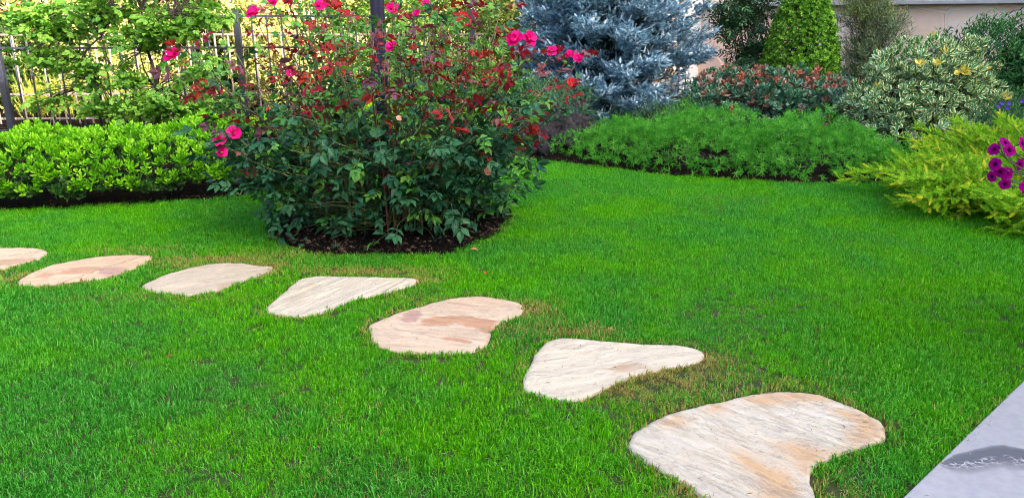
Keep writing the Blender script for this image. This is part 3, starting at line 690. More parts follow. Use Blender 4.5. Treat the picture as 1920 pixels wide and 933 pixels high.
for zz in (.35, 1.55): link('rail', mesh_bm('rail', box_bm(1.36, .03, .06, .003), tw), gt, (.69, .03, zz))
peach = plain('peach_render', (.56, .33, .24), (.62, .39, .29), 2, .9, .3, .006)
nb = empty('neighbour_house', (-4.5, 19, 0), 'peach rendered house beyond the sunlit shrubs', 'house')
link('wall', mesh_bm('wall', box_bm(17, 5, 5.2, 0, 2.6), peach), nb, (0, 2.5, 0))
for i in range(5):
    f = link('window', mesh_bm('window', box_bm(1.3, .08, 1.4, .006), darkwood), nb, (-6.2+i*3.1, -.02, 2.7)); link('pane', mesh_bm('pane', box_bm(1.1, .02, 1.2), glassm), f, (0, -.05, 0))
link('roof', mesh_bm('roof', box_bm(17.6, 5.6, .3, .02, 5.35), tw), nb, (0, 2.5, 0))
# ================================================================== LAVA ROCKS
lava, nt_, p, out = newmat('lava_rock')
n1 = noise_n(nt_, 16, 8, rough=.7); v1 = N(nt_, 'ShaderNodeTexVoronoi'); v1.inputs['Scale'].default_value = 24; tc = N(nt_, 'ShaderNodeTexCoord'); nt_.links.new(tc.outputs['Object'], v1.inputs['Vector'])
c = ramp(nt_, [(.35, (.012, .0115, .014)), (.58, (.020, .0195, .024)), (.74, (.10, .097, .11))], n1.outputs[0]).outputs[0]; nt_.links.new(c, p.inputs['Base Color']); p.inputs['Roughness'].default_value = .9
p.inputs['Specular IOR Level'].default_value = .15; bump(nt_, p, math_n(nt_, 'ADD', n1.outputs[0], v1.outputs['Distance']), 1, .022)
ROCKS = [((1005, 262), 7.25, .22, 'roundest dark lava rock in front of the rock heap, beside the lawn'), ((1052, 268), 7.15, .18, 'dark lava rock touching the left end of the low green shrub'), ((1035, 236), 7.7, .26, 'top lava rock of the heap under the spruce'), ((972, 270), 7.45, .15, 'leftmost lava rock half behind the rose leaves'),
         ((1078, 246), 7.6, .22, 'dark lava rock at the right end of the heap below the spruce'), ((1028, 284), 7.0, .10, 'small low lava rock at the foot of the heap by the grass'), ((1000, 290), 7.05, .09, 'smallest lava rock at the lawn edge, left of the low one'), ((965, 245), 7.8, .17, 'lava rock at the back left of the heap')]
for k, (q, Y, r, lab) in enumerate(ROCKS):
    bm = bmesh.new(); bmesh.ops.create_icosphere(bm, subdivisions=4, radius=1)
    for v in bm.verts:
        d = v.co.normalized(); s = Vector((k*5.1, k*2.2, 0))
        h = 1+.32*noise.noise(d*1.4+s)+.20*noise.noise(d*3.5+s)+.10*noise.noise(d*7+s)-.14*abs(noise.noise(d*9+s))
        v.co = Vector((d.x*1.15, d.y, d.z*.8))*h*r
    pt = at(q[0], q[1], Y); zc = max(r*.5, min(pt.z, .45))
    o = link('lava_rock', mesh_bm('lava_rock', bm, lava, True)); o.location = (pt.x, Y, zc); o.rotation_euler = (0, 0, k*1.3)
    tag(o, lab, 'rock', 'dark lava rocks heaped below the spruce')
# rocks underneath carrying the heap
# ================================================================== HEDGE
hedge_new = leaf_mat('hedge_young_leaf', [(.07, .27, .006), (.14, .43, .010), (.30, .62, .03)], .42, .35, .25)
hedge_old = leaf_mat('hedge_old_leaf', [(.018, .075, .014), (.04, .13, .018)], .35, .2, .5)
spoon = leafT(.062, .024, (.0, .45, .85, 1.0, .0), .3, .10); spoon5 = leafT(.058, .024, (.0, .6, 1.0, .0), .3, .12)
HT = [rosette(8, spoon5, 1.15, .25, .035) for _ in range(6)]
def hedge(name, path, rw, H, label, n, mats, pnew=.72):
    path = np.array(path, float); q_ = np.vstack([2*path[0]-path[1], path, 2*path[-1]-path[-2]]); sm_ = []
    for i in range(1, len(q_)-2):
        a, b, c, d = q_[i-1], q_[i], q_[i+1], q_[i+2]
        for t in np.arange(0, 1, .1): sm_.append(.5*((2*b)+(-a+c)*t+(2*a-5*b+4*c-d)*t*t+(-a+3*b-3*c+d)*t**3))
    path = np.array(sm_+[path[-1]]); seg = np.linalg.norm(np.diff(path, axis=0), axis=1); cum = np.r_[0, np.cumsum(seg)]; Ltot = cum[-1]
    def pt(s):
        s = np.clip(s, 0, Ltot-1e-6); i = np.searchsorted(cum, s, 'right')-1; f = (s-cum[i])/seg[i]
        return path[i]*(1-f)[:, None]+path[i+1]*f[:, None], (path[i+1]-path[i])/seg[i][:, None]
    base = (*path.mean(0), 0); root = empty(name, base, label, 'hedge')
    s = rng.uniform(-.0, Ltot, n); ph = rng.uniform(-.5, math.pi+.35, n)
    layer = (rng.random(n) < .30).astype(int)
    C, Dr = pt(s); nrm = np.stack([Dr[:, 1], -Dr[:, 0]], 1)   # towards the camera
    k = (.93-.22*layer+rng.normal(0, .035, n))
    ce = np.abs(np.cos(ph))**.62*np.sign(np.cos(ph)); se = np.abs(np.sin(ph))**.95*np.sign(np.sin(ph))
    endf = np.clip(np.minimum(s, Ltot-s)/.35, 0, 1)**.5
    P = np.c_[C+nrm*(ce*rw*k*endf)[:, None], .17+np.where(se > 0, se*(H-.17), se*.15)*k*(.65+.35*endf)]
    bumpn = nz3(P, 2.2, 4)*.10+nz3(P, 6, 8)*.04; Nn = np.c_[nrm*np.cos(ph)[:, None], np.sin(ph)+.25]; Nn /= np.linalg.norm(Nn, axis=1, keepdims=True)
    P = P+Nn*bumpn[:, None]
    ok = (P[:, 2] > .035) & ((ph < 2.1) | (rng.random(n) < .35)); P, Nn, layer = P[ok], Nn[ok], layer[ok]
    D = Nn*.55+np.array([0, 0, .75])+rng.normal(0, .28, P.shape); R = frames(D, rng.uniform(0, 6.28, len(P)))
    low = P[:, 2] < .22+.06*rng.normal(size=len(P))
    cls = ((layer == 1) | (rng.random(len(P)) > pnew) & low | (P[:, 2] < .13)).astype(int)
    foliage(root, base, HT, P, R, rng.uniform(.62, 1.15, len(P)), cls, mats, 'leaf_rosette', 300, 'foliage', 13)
    # woody inside
    b = Bag()
    for i in range(90):
        ss = np.array([rng.uniform(.1, Ltot-.1)]); c0, dr = pt(ss); c0 = c0[0]; nr = np.array([dr[0][1], -dr[0][0]])
        q0 = Vector((*(c0+rng.normal(0, .06, 2)), 0)); f = rng.uniform(-1, 1); q3 = Vector((*(c0+nr*f*rw*.8+rng.normal(0, .08, 2)), H*rng.uniform(.5, .85)))
        V, F = tube(bez(q0, q0+Vector((0, 0, .1)), q3-Vector((0, 0, .12)), q3, 5), [.008, .007, .006, .005, .004, .003], 4); b.add(V, F)
    o = link('stems', b.mesh('stems', M['darkbark'], base), root); o['kind'] = 'stuff'
    return root
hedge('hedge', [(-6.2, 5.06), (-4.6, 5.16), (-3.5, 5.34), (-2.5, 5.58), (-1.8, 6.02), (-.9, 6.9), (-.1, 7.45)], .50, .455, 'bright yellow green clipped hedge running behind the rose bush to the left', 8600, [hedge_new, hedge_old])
# ================================================================== YOUNG TREES by the fence
ytree = leaf_mat('young_tree_leaf', [(.06, .20, .025), (.12, .30, .035), (.20, .40, .05)], .45, .38, .4)
roundleaf = leafT(.046, .038, (.0, .85, 1.0, .7, .0), .25, .15)
YT = [join([place(roundleaf, rotm('Z', a) @ rotm('X', rng.normal()*.3) @ rotm('Y', rng.normal()*.4), 1+rng.normal()*.12, (0, y, 0)) for y, a in ((0, .9), (.02, -.9), (.045, .7), (.06, -.6), (.085, 0))]+[strip(.09, .003)]) for _ in range(5)]
def young_tree(base, stems, blobs, n, label):
    root = empty('young_tree', base, label, 'tree', 'young trees in front of the iron fence')
    B = Vector(base)
    for pts, r in stems:
        V, F = tube(pts, np.linspace(r, r*.35, len(pts)), 6); link('stem', mesh_np('stem', V-np.array(base), F, [M['darkbark']], smooth=True), root)
    Ps = []; tot = sum(b[2] for b in blobs)
    for c, r, wgt in blobs:
        P, _ = blob(int(n*wgt/tot), c, r, .1, 1, .3); Ps.append(P)
    P = np.vstack(Ps); D = np.c_[rng.normal(size=(len(P), 2)), rng.normal(-.1, .35, len(P))]
    R = frames(D, rng.normal(0, .5, len(P)))
    foliage(root, base, YT, P, R, rng.uniform(.75, 1.25, len(P)), None, [ytree], 'leaf_spray', 300, 'foliage', 16)
    # twigs into the crown
    b = Bag(); tops = [p for pts, r in stems for p in pts[2:]]
    for i in rng.choice(len(P), 110, replace=False):
        q = Vector(P[i]); a = min(tops, key=lambda t: (Vector(t)-q).length); a = Vector(a)
        V, F = tube(bez(a, a+(q-a)*.3+Vector((0, 0, .05)), a+(q-a)*.7+Vector((0, 0, .05)), q, 4), [.006, .005, .004, .003, .002], 4); b.add(V, F)
    o = link('twigs', b.mesh('twigs', M['darkbark'], base), root); o['kind'] = 'stuff'
A_ = lambda px, py, Y: tuple(at(px, py, Y))
t1b = (at(205, 255, 6.9).x, 6.9, 0)
young_tree(t1b, [([t1b, A_(193, 240, 6.9), A_(170, 165, 6.9), A_(151, 115, 6.9), A_(120, 65, 6.95), A_(95, 30, 7)], .017), ([A_(151, 115, 6.9), A_(165, 90, 6.85), A_(190, 68, 6.8), A_(215, 30, 6.7)], .011), ([t1b, A_(188, 180, 6.8), A_(180, 150, 6.8), A_(205, 120, 6.8), A_(190, 70, 6.8)], .010)],
           [(A_(110, 55, 6.95), (.42, .35, .17), 2.6), (A_(60, 30, 6.9), (.35, .3, .14), 1.5), (A_(90, 105, 6.9), (.30, .3, .12), 1.8), (A_(160, 130, 6.8), (.30, .3, .22), 1.4), (A_(95, 190, 6.8), (.18, .2, .15), .5), (A_(190, 20, 6.9), (.45, .35, .15), 2.5), (A_(200, 205, 6.7), (.35, .25, .08), 1.6), (A_(175, -40, 7), (.6, .5, .22), 2.4)], 980, 'young leafy tree with slender forked stems, left of the pair before the fence')
t2b = (at(300, 255, 6.75).x, 6.75, 0)
young_tree(t2b, [([t2b, A_(296, 220, 6.75), A_(295, 165, 6.75), A_(285, 120, 6.75), A_(272, 80, 6.8), A_(265, 20, 6.8)], .022), ([A_(294, 160, 6.75), A_(302, 120, 6.7), A_(315, 70, 6.7), A_(322, 30, 6.7)], .014), ([A_(294, 175, 6.75), A_(270, 130, 6.7), A_(262, 100, 6.6)], .010)],
           [(A_(270, 65, 6.75), (.34, .3, .17), 3), (A_(330, 50, 6.75), (.32, .3, .14), 2), (A_(300, 195, 6.5), (.60, .3, .13), 4), (A_(360, 215, 6.6), (.35, .25, .12), 2), (A_(240, 150, 6.6), (.25, .2, .16), 1.4), (A_(375, 140, 6.7), (.25, .25, .2), 1.2), (A_(380, 30, 6.9), (.35, .3, .12), 1.5), (A_(300, -50, 6.9), (.6, .5, .22), 3)], 1150, 'young leafy tree with a thicker dark trunk, right of the pair before the fence')
# ================================================================== ROSE BUSH
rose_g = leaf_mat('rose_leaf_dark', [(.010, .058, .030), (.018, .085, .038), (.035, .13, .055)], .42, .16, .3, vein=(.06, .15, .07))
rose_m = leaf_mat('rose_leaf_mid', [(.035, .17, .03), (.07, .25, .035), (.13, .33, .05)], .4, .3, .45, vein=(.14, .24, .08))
rose_r = leaf_mat('rose_leaf_red', [(.15, .007, .020), (.27, .012, .024), (.32, .035, .022), (.20, .010, .035)], .42, .4, .25)
rose_p = leaf_mat('rose_leaf_purple', [(.10, .04, .08), (.14, .06, .08), (.20, .06, .05)], .4, .2, .3)
RT = [rose_leaf() for _ in range(6)]+[rose_leaf(.054, .029) for _ in range(3)]
petal_m = leaf_mat('rose_petal', [(.50, .002, .11), (.60, .004, .17), (.70, .02, .25)], .6, .3, .08)
petal_old = leaf_mat('faded_petal', [(.75, .30, .18), (.80, .40, .30)], .5, .35, .3)
petal_red = leaf_mat('red_petal', [(.55, .02, .03), (.65, .03, .05)], .5, .3, .3)
def petalT(L=1, W=1.0, cup=.35):
    V = []; F = []; nx, ny = 5, 5
    for j in range(ny):
        t = j/(ny-1); wv = (.22+.78*math.sin(min(1, t*1.15)*math.pi*.58))*(1 if j < ny-1 else .72)
        for i in range(nx):
            s = (i/(nx-1)-.5)*2; V.append((s*W/2*wv, L*t*(1-.08*s*s), cup*L*(s*s*.5*wv+(t**2)*.30)+.04*math.sin(7*s+5*t)*t))
    for j in range(ny-1):
        for i in range(nx-1):
            A = j*nx+i; F += [(A, A+1, A+nx+1), (A, A+nx+1, A+nx)]
    return np.array(V), np.array(F), np.ones(len(V))
pV, pF, pE = petalT()
petal_meshes = {}
def flower(root, base, pos, size, facing, mat, npet=8, name='rose_flower'):
    if mat.name not in petal_meshes: petal_meshes[mat.name] = mesh_np('petal', pV, pF, [mat], attrs={'rnd': ('FACE', np.zeros(len(pF)))}, smooth=True)
    bm = bmesh.new(); bmesh.ops.create_icosphere(bm, subdivisions=2, radius=.11); bmesh.ops.scale(bm, vec=(1, 1, .5), verts=bm.verts)
    f = link(name, mesh_bm('flower_centre', bm, stamen, True), root)
    q = Vector(facing).to_track_quat('Z', 'Y')
    f.rotation_mode = 'QUATERNION'; f.rotation_quaternion = q; f.location = Vector(pos)-Vector(base); f.scale = (size/2,)*3
    for k in range(npet):
        inner = k >= 5; a = k*1.257+(.6 if inner else 0)+random.gauss(0, .1); tilt = (.15 if not inner else .75)+random.gauss(0, .12)
        p = link('petal', petal_meshes[mat.name], f); s = .98 if not inner else .62
        p.rotation_euler = (tilt, random.gauss(0, .15), a); p.scale = (s*1.05, s, s)
    return f
stamen = plain('stamen', (.6, .4, .05), (.7, .5, .1), 30, .6, .3, .01)
def rose_bush():
    bx, by = BED; base = (bx, by, 0)
    root = empty('rose_bush', base, 'large rose bush with red young shoots and magenta flowers around the dark post', 'rose bush')
    FL = [(325, 106, 4.15, .105, 'm'), (734, 89, 3.95, .07, 'm'), (966, 74, 4.25, .10, 'm'), (992, 74, 4.3, .095, 'm'), (1035, 96, 4.5, .07, 'm'), (1068, 103, 4.6, .065, 'm'), (1084, 110, 4.55, .07, 'm'),
          (412, 265, 4.0, .075, 'm'), (438, 250, 4.05, .085, 'm'), (416, 285, 3.95, .065, 'm'), (476, 26, 4.7, .10, 'm'), (512, 5, 4.7, .09, 'm'), (540, 3, 4.75, .08, 'r'), (601, 11, 4.55, .075, 'm'), (634, 12, 4.8, .07, 'r'),
          (737, 17, 4.4, .08, 'm'), (782, 26, 4.5, .06, 'm'), (798, 8, 4.6, .06, 'm'), (505, 205, 4.6, .05, 'r'), (914, 321, 4.1, .05, 'f'), (866, 30, 4.8, .06, 'r'), (1072, 155, 4.5, .06, 'r'), (545, 138, 4.1, .05, 'm'), (748, 222, 4.0, .035, 'f')]
    canes = []
    for (px, py, Y, s, c) in FL:
        p = at(px, py, Y); canes.append((p, True, s, c))
    tips = [(360, 95, 4.1), (440, 95, 4.2), (395, 125, 4.15), (565, 120, 4.0), (590, 85, 4.2), (560, 170, 3.95), (690, 40, 4.1), (700, 75, 4.0), (620, 60, 4.5), (650, 20, 4.7), (770, 60, 4.2), (830, 40, 4.3), (850, 95, 4.1), (900, 30, 4.4),
            (880, 60, 4.2), (930, 60, 4.3), (945, 100, 4.2), (975, 120, 4.3), (820, 15, 4.6), (860, 5, 4.8), (940, 15, 4.7), (720, 120, 3.95), (790, 110, 4.0), (640, 140, 3.95), (880, 180, 3.9), (950, 190, 4.0), (1030, 150, 4.3), (560, 30, 4.7),
            (480, 60, 4.6), (1060, 175, 4.35), (420, 290, 3.95), (370, 265, 4.1), (390, 220, 4.2), (460, 170, 4.2), (965, 300, 4.1), (985, 225, 4.2), (972, 365, 4.15), (410, 345, 4.1), (450, 365, 3.95), (330, 140, 4.3)]
    for t in tips: canes.append((at(*t), False, 0, ''))
    for i in range(36):
        a = rng.uniform(0, 6.283); z = rng.uniform(.35, 1.85); r = rng.uniform(.3, .92)*(.82+.22*min(z, 1.2))
        canes.append((Vector((bx+r*math.cos(a), by+r*math.sin(a)*.85, z)), False, 0, ''))
    P = []; D = []; Cc = []; S = []; Ti = []
    tw = Bag()
    def leaves_on(pts, t0, step, tipred, zred=1.0, sc=1.0, strong=False):
        L = sum((pts[i+1]-pts[i]).length for i in range(len(pts)-1)); nL = max(3, int(L*(1-t0)/step)); a = rng.uniform(0, 6.28)
        for j in range(nL+1):
            t = t0+(1-t0)*j/max(1, nL); f = t*(len(pts)-1); i = min(int(f), len(pts)-2); q = pts[i].lerp(pts[i+1], f-i); a += 2.4+rng.normal()*.3
            out = Vector((q.x-bx, q.y-by, 0)); out = out.normalized() if out.length > 1e-3 else out
            d = Vector((math.cos(a), math.sin(a), 0))+out*.45+Vector((0, 0, rng.normal(.05, .28)+(.45 if t > .9 else 0)))
            P.append(q); D.append(d)
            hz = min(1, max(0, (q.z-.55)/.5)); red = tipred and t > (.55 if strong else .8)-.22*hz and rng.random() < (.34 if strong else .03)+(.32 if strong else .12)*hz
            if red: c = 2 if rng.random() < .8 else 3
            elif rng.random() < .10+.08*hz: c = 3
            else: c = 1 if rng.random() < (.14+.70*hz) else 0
            Cc.append(c); S.append((.78+.42*rng.random() if red else (.72+.42*rng.random())*(1-.18*hz))*sc); Ti.append(rng.integers(6, 9) if red else rng.integers(0, 6))
    ntop = len(FL)+len(tips)
    for ci, (tip, fl, s, col) in enumerate(canes):
        a = math.atan2(tip.y-by, tip.x-bx)+rng.normal()*.3; r0 = rng.uniform(.08, .42)
        p0 = Vector((bx+r0*math.cos(a), by+r0*math.sin(a), 0)); out = Vector((tip.x-p0.x, tip.y-p0.y, 0))
        side = Vector((-out.y, out.x, 0))*rng.normal(0, .18)
        low = tip.z < .6
        p1 = p0+out*(.25 if not low else .3)+Vector((0, 0, tip.z*.45+.05))+side; p2 = tip-out*.16-Vector((0, 0, tip.z*.30 if not low else -.06))+side
        pts = bez(p0, p1, p2, tip, 9); R0 = rng.uniform(.0055, .0085)
        V, F = tube(pts, np.linspace(R0, .0022, len(pts)), 6)
        link('cane', mesh_np('cane', V-np.array(base), F, [M['redcane'] if (rng.random() < .25 and tip.z > 1) else M['cane']], smooth=True), root)
        leaves_on(pts, .16 if tip.z < .8 else .26, .060 if tip.z < .8 else .080, tip.z > .8, strong=ci < ntop)
        for b_ in range(rng.integers(2, 5) if tip.z < 1 else rng.integers(1, 3)):
            t = rng.uniform(.3, .88); i = min(int(t*9), 8); q = pts[i]; a2 = rng.uniform(0, 6.28)
            ln = rng.uniform(.12, .30); e = q+Vector((math.cos(a2)*ln*.8, math.sin(a2)*ln*.8, ln*rng.uniform(.1, .8)))
            if e.z < .06: e.z = .08
            br = bez(q, q+(e-q)*.3, q+(e-q)*.7+Vector((0, 0, .03)), e, 4); V, F = tube(br, np.linspace(.0035, .0018, 5), 4); tw.add(V, F)
            leaves_on(br, .25, .055, e.z > .9, strong=ci < ntop)
        if fl:
            mt = {'m': petal_m, 'r': petal_red, 'f': petal_old}[col]
            fc = Vector((rng.normal(0, .35), -.75, rng.uniform(.3, 1.0)))
            flower(root, base, tip, s, fc, mt, 8 if s > .05 else 5)
            cal, cF = tube([tip-Vector((0, 0, .012)), tip-Vector((0, 0, .004))], [.003, .008], 6); tw.add(cal, cF)
    # skirt of dark leaves round the foot
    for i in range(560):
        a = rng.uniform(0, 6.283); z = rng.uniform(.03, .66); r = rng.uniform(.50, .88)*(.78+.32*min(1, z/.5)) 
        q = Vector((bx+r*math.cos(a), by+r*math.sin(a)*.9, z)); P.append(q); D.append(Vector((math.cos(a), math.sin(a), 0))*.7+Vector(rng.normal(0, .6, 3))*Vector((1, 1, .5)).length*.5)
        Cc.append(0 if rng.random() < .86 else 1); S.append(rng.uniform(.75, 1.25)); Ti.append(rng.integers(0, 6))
        if i % 2 == 0:
            q0 = Vector((bx+(r*.45)*math.cos(a+.3), by+(r*.45)*math.sin(a+.3), z*.6)); V, F = tube(bez(q0, q0.lerp(q, .3)+Vector((0, 0, .04)), q0.lerp(q, .7)+Vector((0, 0, .03)), q, 4), np.linspace(.004, .002, 5), 4); tw.add(V, F)
    P = np.array([tuple(p) for p in P]); D = np.array([tuple(d) for d in D])
    R = frames(D, rng.normal(0, .6, len(P)))
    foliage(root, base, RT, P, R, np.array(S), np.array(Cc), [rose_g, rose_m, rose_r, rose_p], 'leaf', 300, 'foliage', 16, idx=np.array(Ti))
    o = link('twigs', tw.mesh('twigs', M['cane'], base), root); o['kind'] = 'stuff'
rose_bush()
pr = empty('metal_post', (-.80, 4.72, 0), 'dark blue round metal post rising through the rose bush', 'post')
V, F = tube([(0, 0, 0), (0, 0, 1), (0, 0, 2), (0, 0, 3.1)], .042, 20); link('pole', mesh_np('pole', V, F, [M['post']], smooth=True), pr)
V, F = tube([(0, 0, 0), (0, 0, .03), (0, 0, .05)], [.09, .085, .05], 20); link('base_plate', mesh_np('base_plate', V, F, [M['post']], smooth=False), pr)
V, F = tube([(0, 0, 3.1), (0, 0, 3.12), (0, 0, 3.16)], [.055, .055, .02], 20); link('cap', mesh_np('cap', V, F, [M['post']], smooth=False), pr)
# mulch chips, leaf litter
def chips(name, label, n, fpos, mat, size=(.008, .025)):
    T = [diamond(1, .5, .3), diamond(1, .3, .2), leafT(1, .4, (.0, 1., .0), .3, .3)]
    P = fpos(n); D = np.c_[rng.normal(size=(len(P), 2)), rng.normal(0, .3, len(P))]
    V, F, E, RR, MM = merge(T, rng.integers(0, 3, len(P)), P, frames(D, rng.normal(0, .6, len(P))), rng.uniform(*size, len(P)), np.zeros(len(P), int))
    o = link(name, mesh_np(name, V, F, [mat], attrs={'rnd': ('FACE', RR)})); tag(o, label, 'mulch', kind='stuff')
chipm = leaf_mat('litter', [(.012, .009, .009), (.03, .02, .015), (.10, .07, .05), (.02, .016, .015)], .9, 0, .1)
def fbed(n):
    r = BEDR*.98*np.sqrt(rng.random(n)); a = rng.uniform(0, 6.283, n); return np.c_[BED[0]+r*np.cos(a), BED[1]+r*np.sin(a), .025+.02*rng.random(n)]
chips('bark_mulch', 'dark bark mulch round the foot of the rose bush', 4200, fbed, chipm, (.01, .038))
def fbord(n):
    e = np.array(BACK[1:13]); out = []
    i = rng.integers(0, len(e)-1, n); t = rng.random(n); p = e[i]*(1-t)[:, None]+e[i+1]*t[:, None]; return np.c_[p[:, 0]+rng.normal(0, .05, n), p[:, 1]+np.abs(rng.normal(.08, .1, n)), .02+.015*rng.random(n)]
chips('leaf_litter', 'dry leaf litter along the far lawn edge', 2600, fbord, chipm)
# fallen petals and leaves on the turf
pet = mesh_np('fallen_petal', pV*.018, pF, [petal_red], smooth=True); pet2 = mesh_np('fallen_petal', pV*.022, pF, [petal_m], smooth=True); lf = mesh_np('fallen_leaf', RT[0][0]*.28, RT[0][1], [petal_old])
lfb = leafT(.045, .03, (.0, .8, 1., .0), .4, .3); lfm = leaf_mat('dry_leaf', [(.30, .12, .05), (.36, .2, .1)], .7, .2, .2); lfd = mesh_np('fallen_leaf', lfb[0], lfb[1], [lfm])
for (q, me, lab, cat) in [((462, 443), pet, 'small red petal fallen on the grass left of the rose bed', 'petal'), ((538, 450), pet2, 'pink petal lying on the mulch at the left edge of the rose bed', 'petal'), ((502, 444), lfd, 'reddish leaf fallen at the left rim of the rose bed', 'fallen leaf'), ((881, 468), lfd, 'pale brown leaf lying on the front right rim of the rose bed', 'fallen leaf'),
                          ((908, 512), pet, 'tiny orange red petal on the lawn below the rose bed', 'petal'), ((312, 668), pet, 'tiny red petal alone on the open lawn below the stepping stones', 'petal'), ((1435, 822), pet, None, None)]:
    if lab is None: continue
    x, y = g(*q, .03); o = link(me.name.split('.')[0], me); o.location = (x, y, .032); o.rotation_euler = (random.uniform(-.3, .3), random.uniform(-.3, .3), random.uniform(0, 6)); tag(o, lab, cat)
# ================================================================== BLUE SPRUCE
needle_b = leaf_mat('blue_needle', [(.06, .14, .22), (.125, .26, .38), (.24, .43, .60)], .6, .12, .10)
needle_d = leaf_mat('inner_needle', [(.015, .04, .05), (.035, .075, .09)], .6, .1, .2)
def brush(n, L, nl, w, ang=.9, tip=True, flat=0):
    Ts = []
    for i in range(n):
        t = (i+.5)/n; a = 2.399*i; an = ang*(1-.55*max(0, t-.7)/.3)
        Rm = rotm('Y', a) @ rotm('X', an)
        Vn, Fn, En = strip(nl*(1-.3*t)*rng.uniform(.8, 1.1), w); Ts.append(place((Vn, Fn, En), Rm, 1, (0, L*t, 0)))
    Ts.append((np.array([(-.003, 0, 0), (.003, 0, 0), (0, L, 0)]), np.array([(0, 1, 2)]), np.zeros(3)))
    return join(Ts)
needle_t = leaf_mat('young_needle', [(.34, .50, .66), (.48, .66, .80), (.62, .78, .88)], .6, .15, .12)
ST = [brush(42, .070, .020, .0048, 1.2) for _ in range(4)]
def branch_variant(L, kind):
    """one limb along +X from the origin: (wood mesh, needle mesh)"""
    d = Vector((1, 0, 0)); side = Vector((0, 1, 0)); P = []; D = []; C = []
    if kind == 'spruce':
        p3 = d*L+Vector((0, rng.normal(0, .04), .30*L*rng.uniform(-.25, 1.0)))
        pts = bez(Vector((0, 0, .06)), d*L*.35-Vector((0, 0, .05)), d*L*.7-Vector((0, 0, .07)), p3, 8); w = tube(pts, np.linspace(.014, .004, 9), 5)
        nS = max(6, int(L/.055))
        for j in range(nS):
            t = .12+.88*(j+.5)/nS; f = t*8; ii = min(int(f), 7); q = pts[ii].lerp(pts[ii+1], f-ii)
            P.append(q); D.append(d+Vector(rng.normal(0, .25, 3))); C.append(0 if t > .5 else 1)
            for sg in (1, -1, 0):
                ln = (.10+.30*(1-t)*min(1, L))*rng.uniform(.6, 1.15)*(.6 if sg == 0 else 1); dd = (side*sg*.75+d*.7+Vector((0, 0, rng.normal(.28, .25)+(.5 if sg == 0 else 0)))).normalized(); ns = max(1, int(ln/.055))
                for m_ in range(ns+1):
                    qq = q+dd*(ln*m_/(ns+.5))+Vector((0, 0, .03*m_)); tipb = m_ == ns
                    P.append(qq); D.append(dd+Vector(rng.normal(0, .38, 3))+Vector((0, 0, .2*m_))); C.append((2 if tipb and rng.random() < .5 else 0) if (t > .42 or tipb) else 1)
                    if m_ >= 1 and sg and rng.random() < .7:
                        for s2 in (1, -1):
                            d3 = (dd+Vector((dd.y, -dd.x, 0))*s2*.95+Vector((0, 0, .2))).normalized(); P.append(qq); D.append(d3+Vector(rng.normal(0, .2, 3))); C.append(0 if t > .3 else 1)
        for e in range(6): P.append(p3-d*.035*e); D.append(d+Vector(rng.normal(0, .6, 3))+Vector((0, 0, .3))); C.append(2)
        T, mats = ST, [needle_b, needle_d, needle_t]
    else:
        rise = rng.uniform(.0, .1); p3 = d*L+Vector((0, rng.normal(0, .05), rise)); pts = bez(Vector((0, 0, 0)), d*L*.3+Vector((0, 0, .06)), d*L*.7+Vector((0, 0, .06+rise)), p3, 8); w = tube(pts, np.linspace(.008, .003, 9), 4)
        nS = int(L/.045); tipy = rng.random() < .55
        for j in range(nS):
            t = .2+.8*(j+1)/nS; f = t*8; ii = min(int(f), 7); q = pts[ii].lerp(pts[ii+1], min(1, f-ii)); tg = (pts[min(ii+1, 8)]-pts[min(ii, 7)]).normalized()
            P.append(q); D.append(tg+Vector(rng.normal(0, .15, 3))); C.append(1 if (t > .92 and tipy) or rng.random() < .03 else 0)
            for sg in (1, -1):
                ln = (.05+.20*(1-t))*rng.uniform(.6, 1.2); dd = (side*sg*.8+tg*.8+Vector((0, 0, rng.normal(.30, .25)))).normalized(); ns = max(1, int(ln/.05))
                for m_ in range(ns+1):
                    P.append(q+dd*(ln*m_/(ns+.3))); D.append(dd+Vector(rng.normal(0, .2, 3))); C.append(1 if (m_ == ns and tipy and rng.random() < .25) else 0)
        T, mats = CT, [yc_g, yc_y]
    P = np.array([tuple(x) for x in P]); D = np.array([tuple(x) for x in D])
    V, F, E, RR, MM = merge(T, rng.integers(0, len(T), len(P)), P, frames(D, rng.uniform(0, 6, len(P))), rng.uniform(.8, 1.25, len(P)), np.array(C))
    return mesh_np('branch', w[0], w[1], [M['bark']], smooth=True), mesh_np('needles', V, F, mats, MM, {'rnd': ('FACE', RR)})
def put_branch(root, var, loc, az, el, sc, roll=0):
    b = link('branch', var[0], root, loc); b.rotation_mode = 'QUATERNION'
    b.rotation_quaternion = Matrix.Rotation(az, 3, 'Z').to_quaternion() @ Matrix.Rotation(-el, 3, 'Y').to_quaternion() @ Matrix.Rotation(roll, 3, 'X').to_quaternion(); b.scale = (sc, sc, sc)
    n_ = link('needles', var[1], b); n_['kind'] = 'stuff'
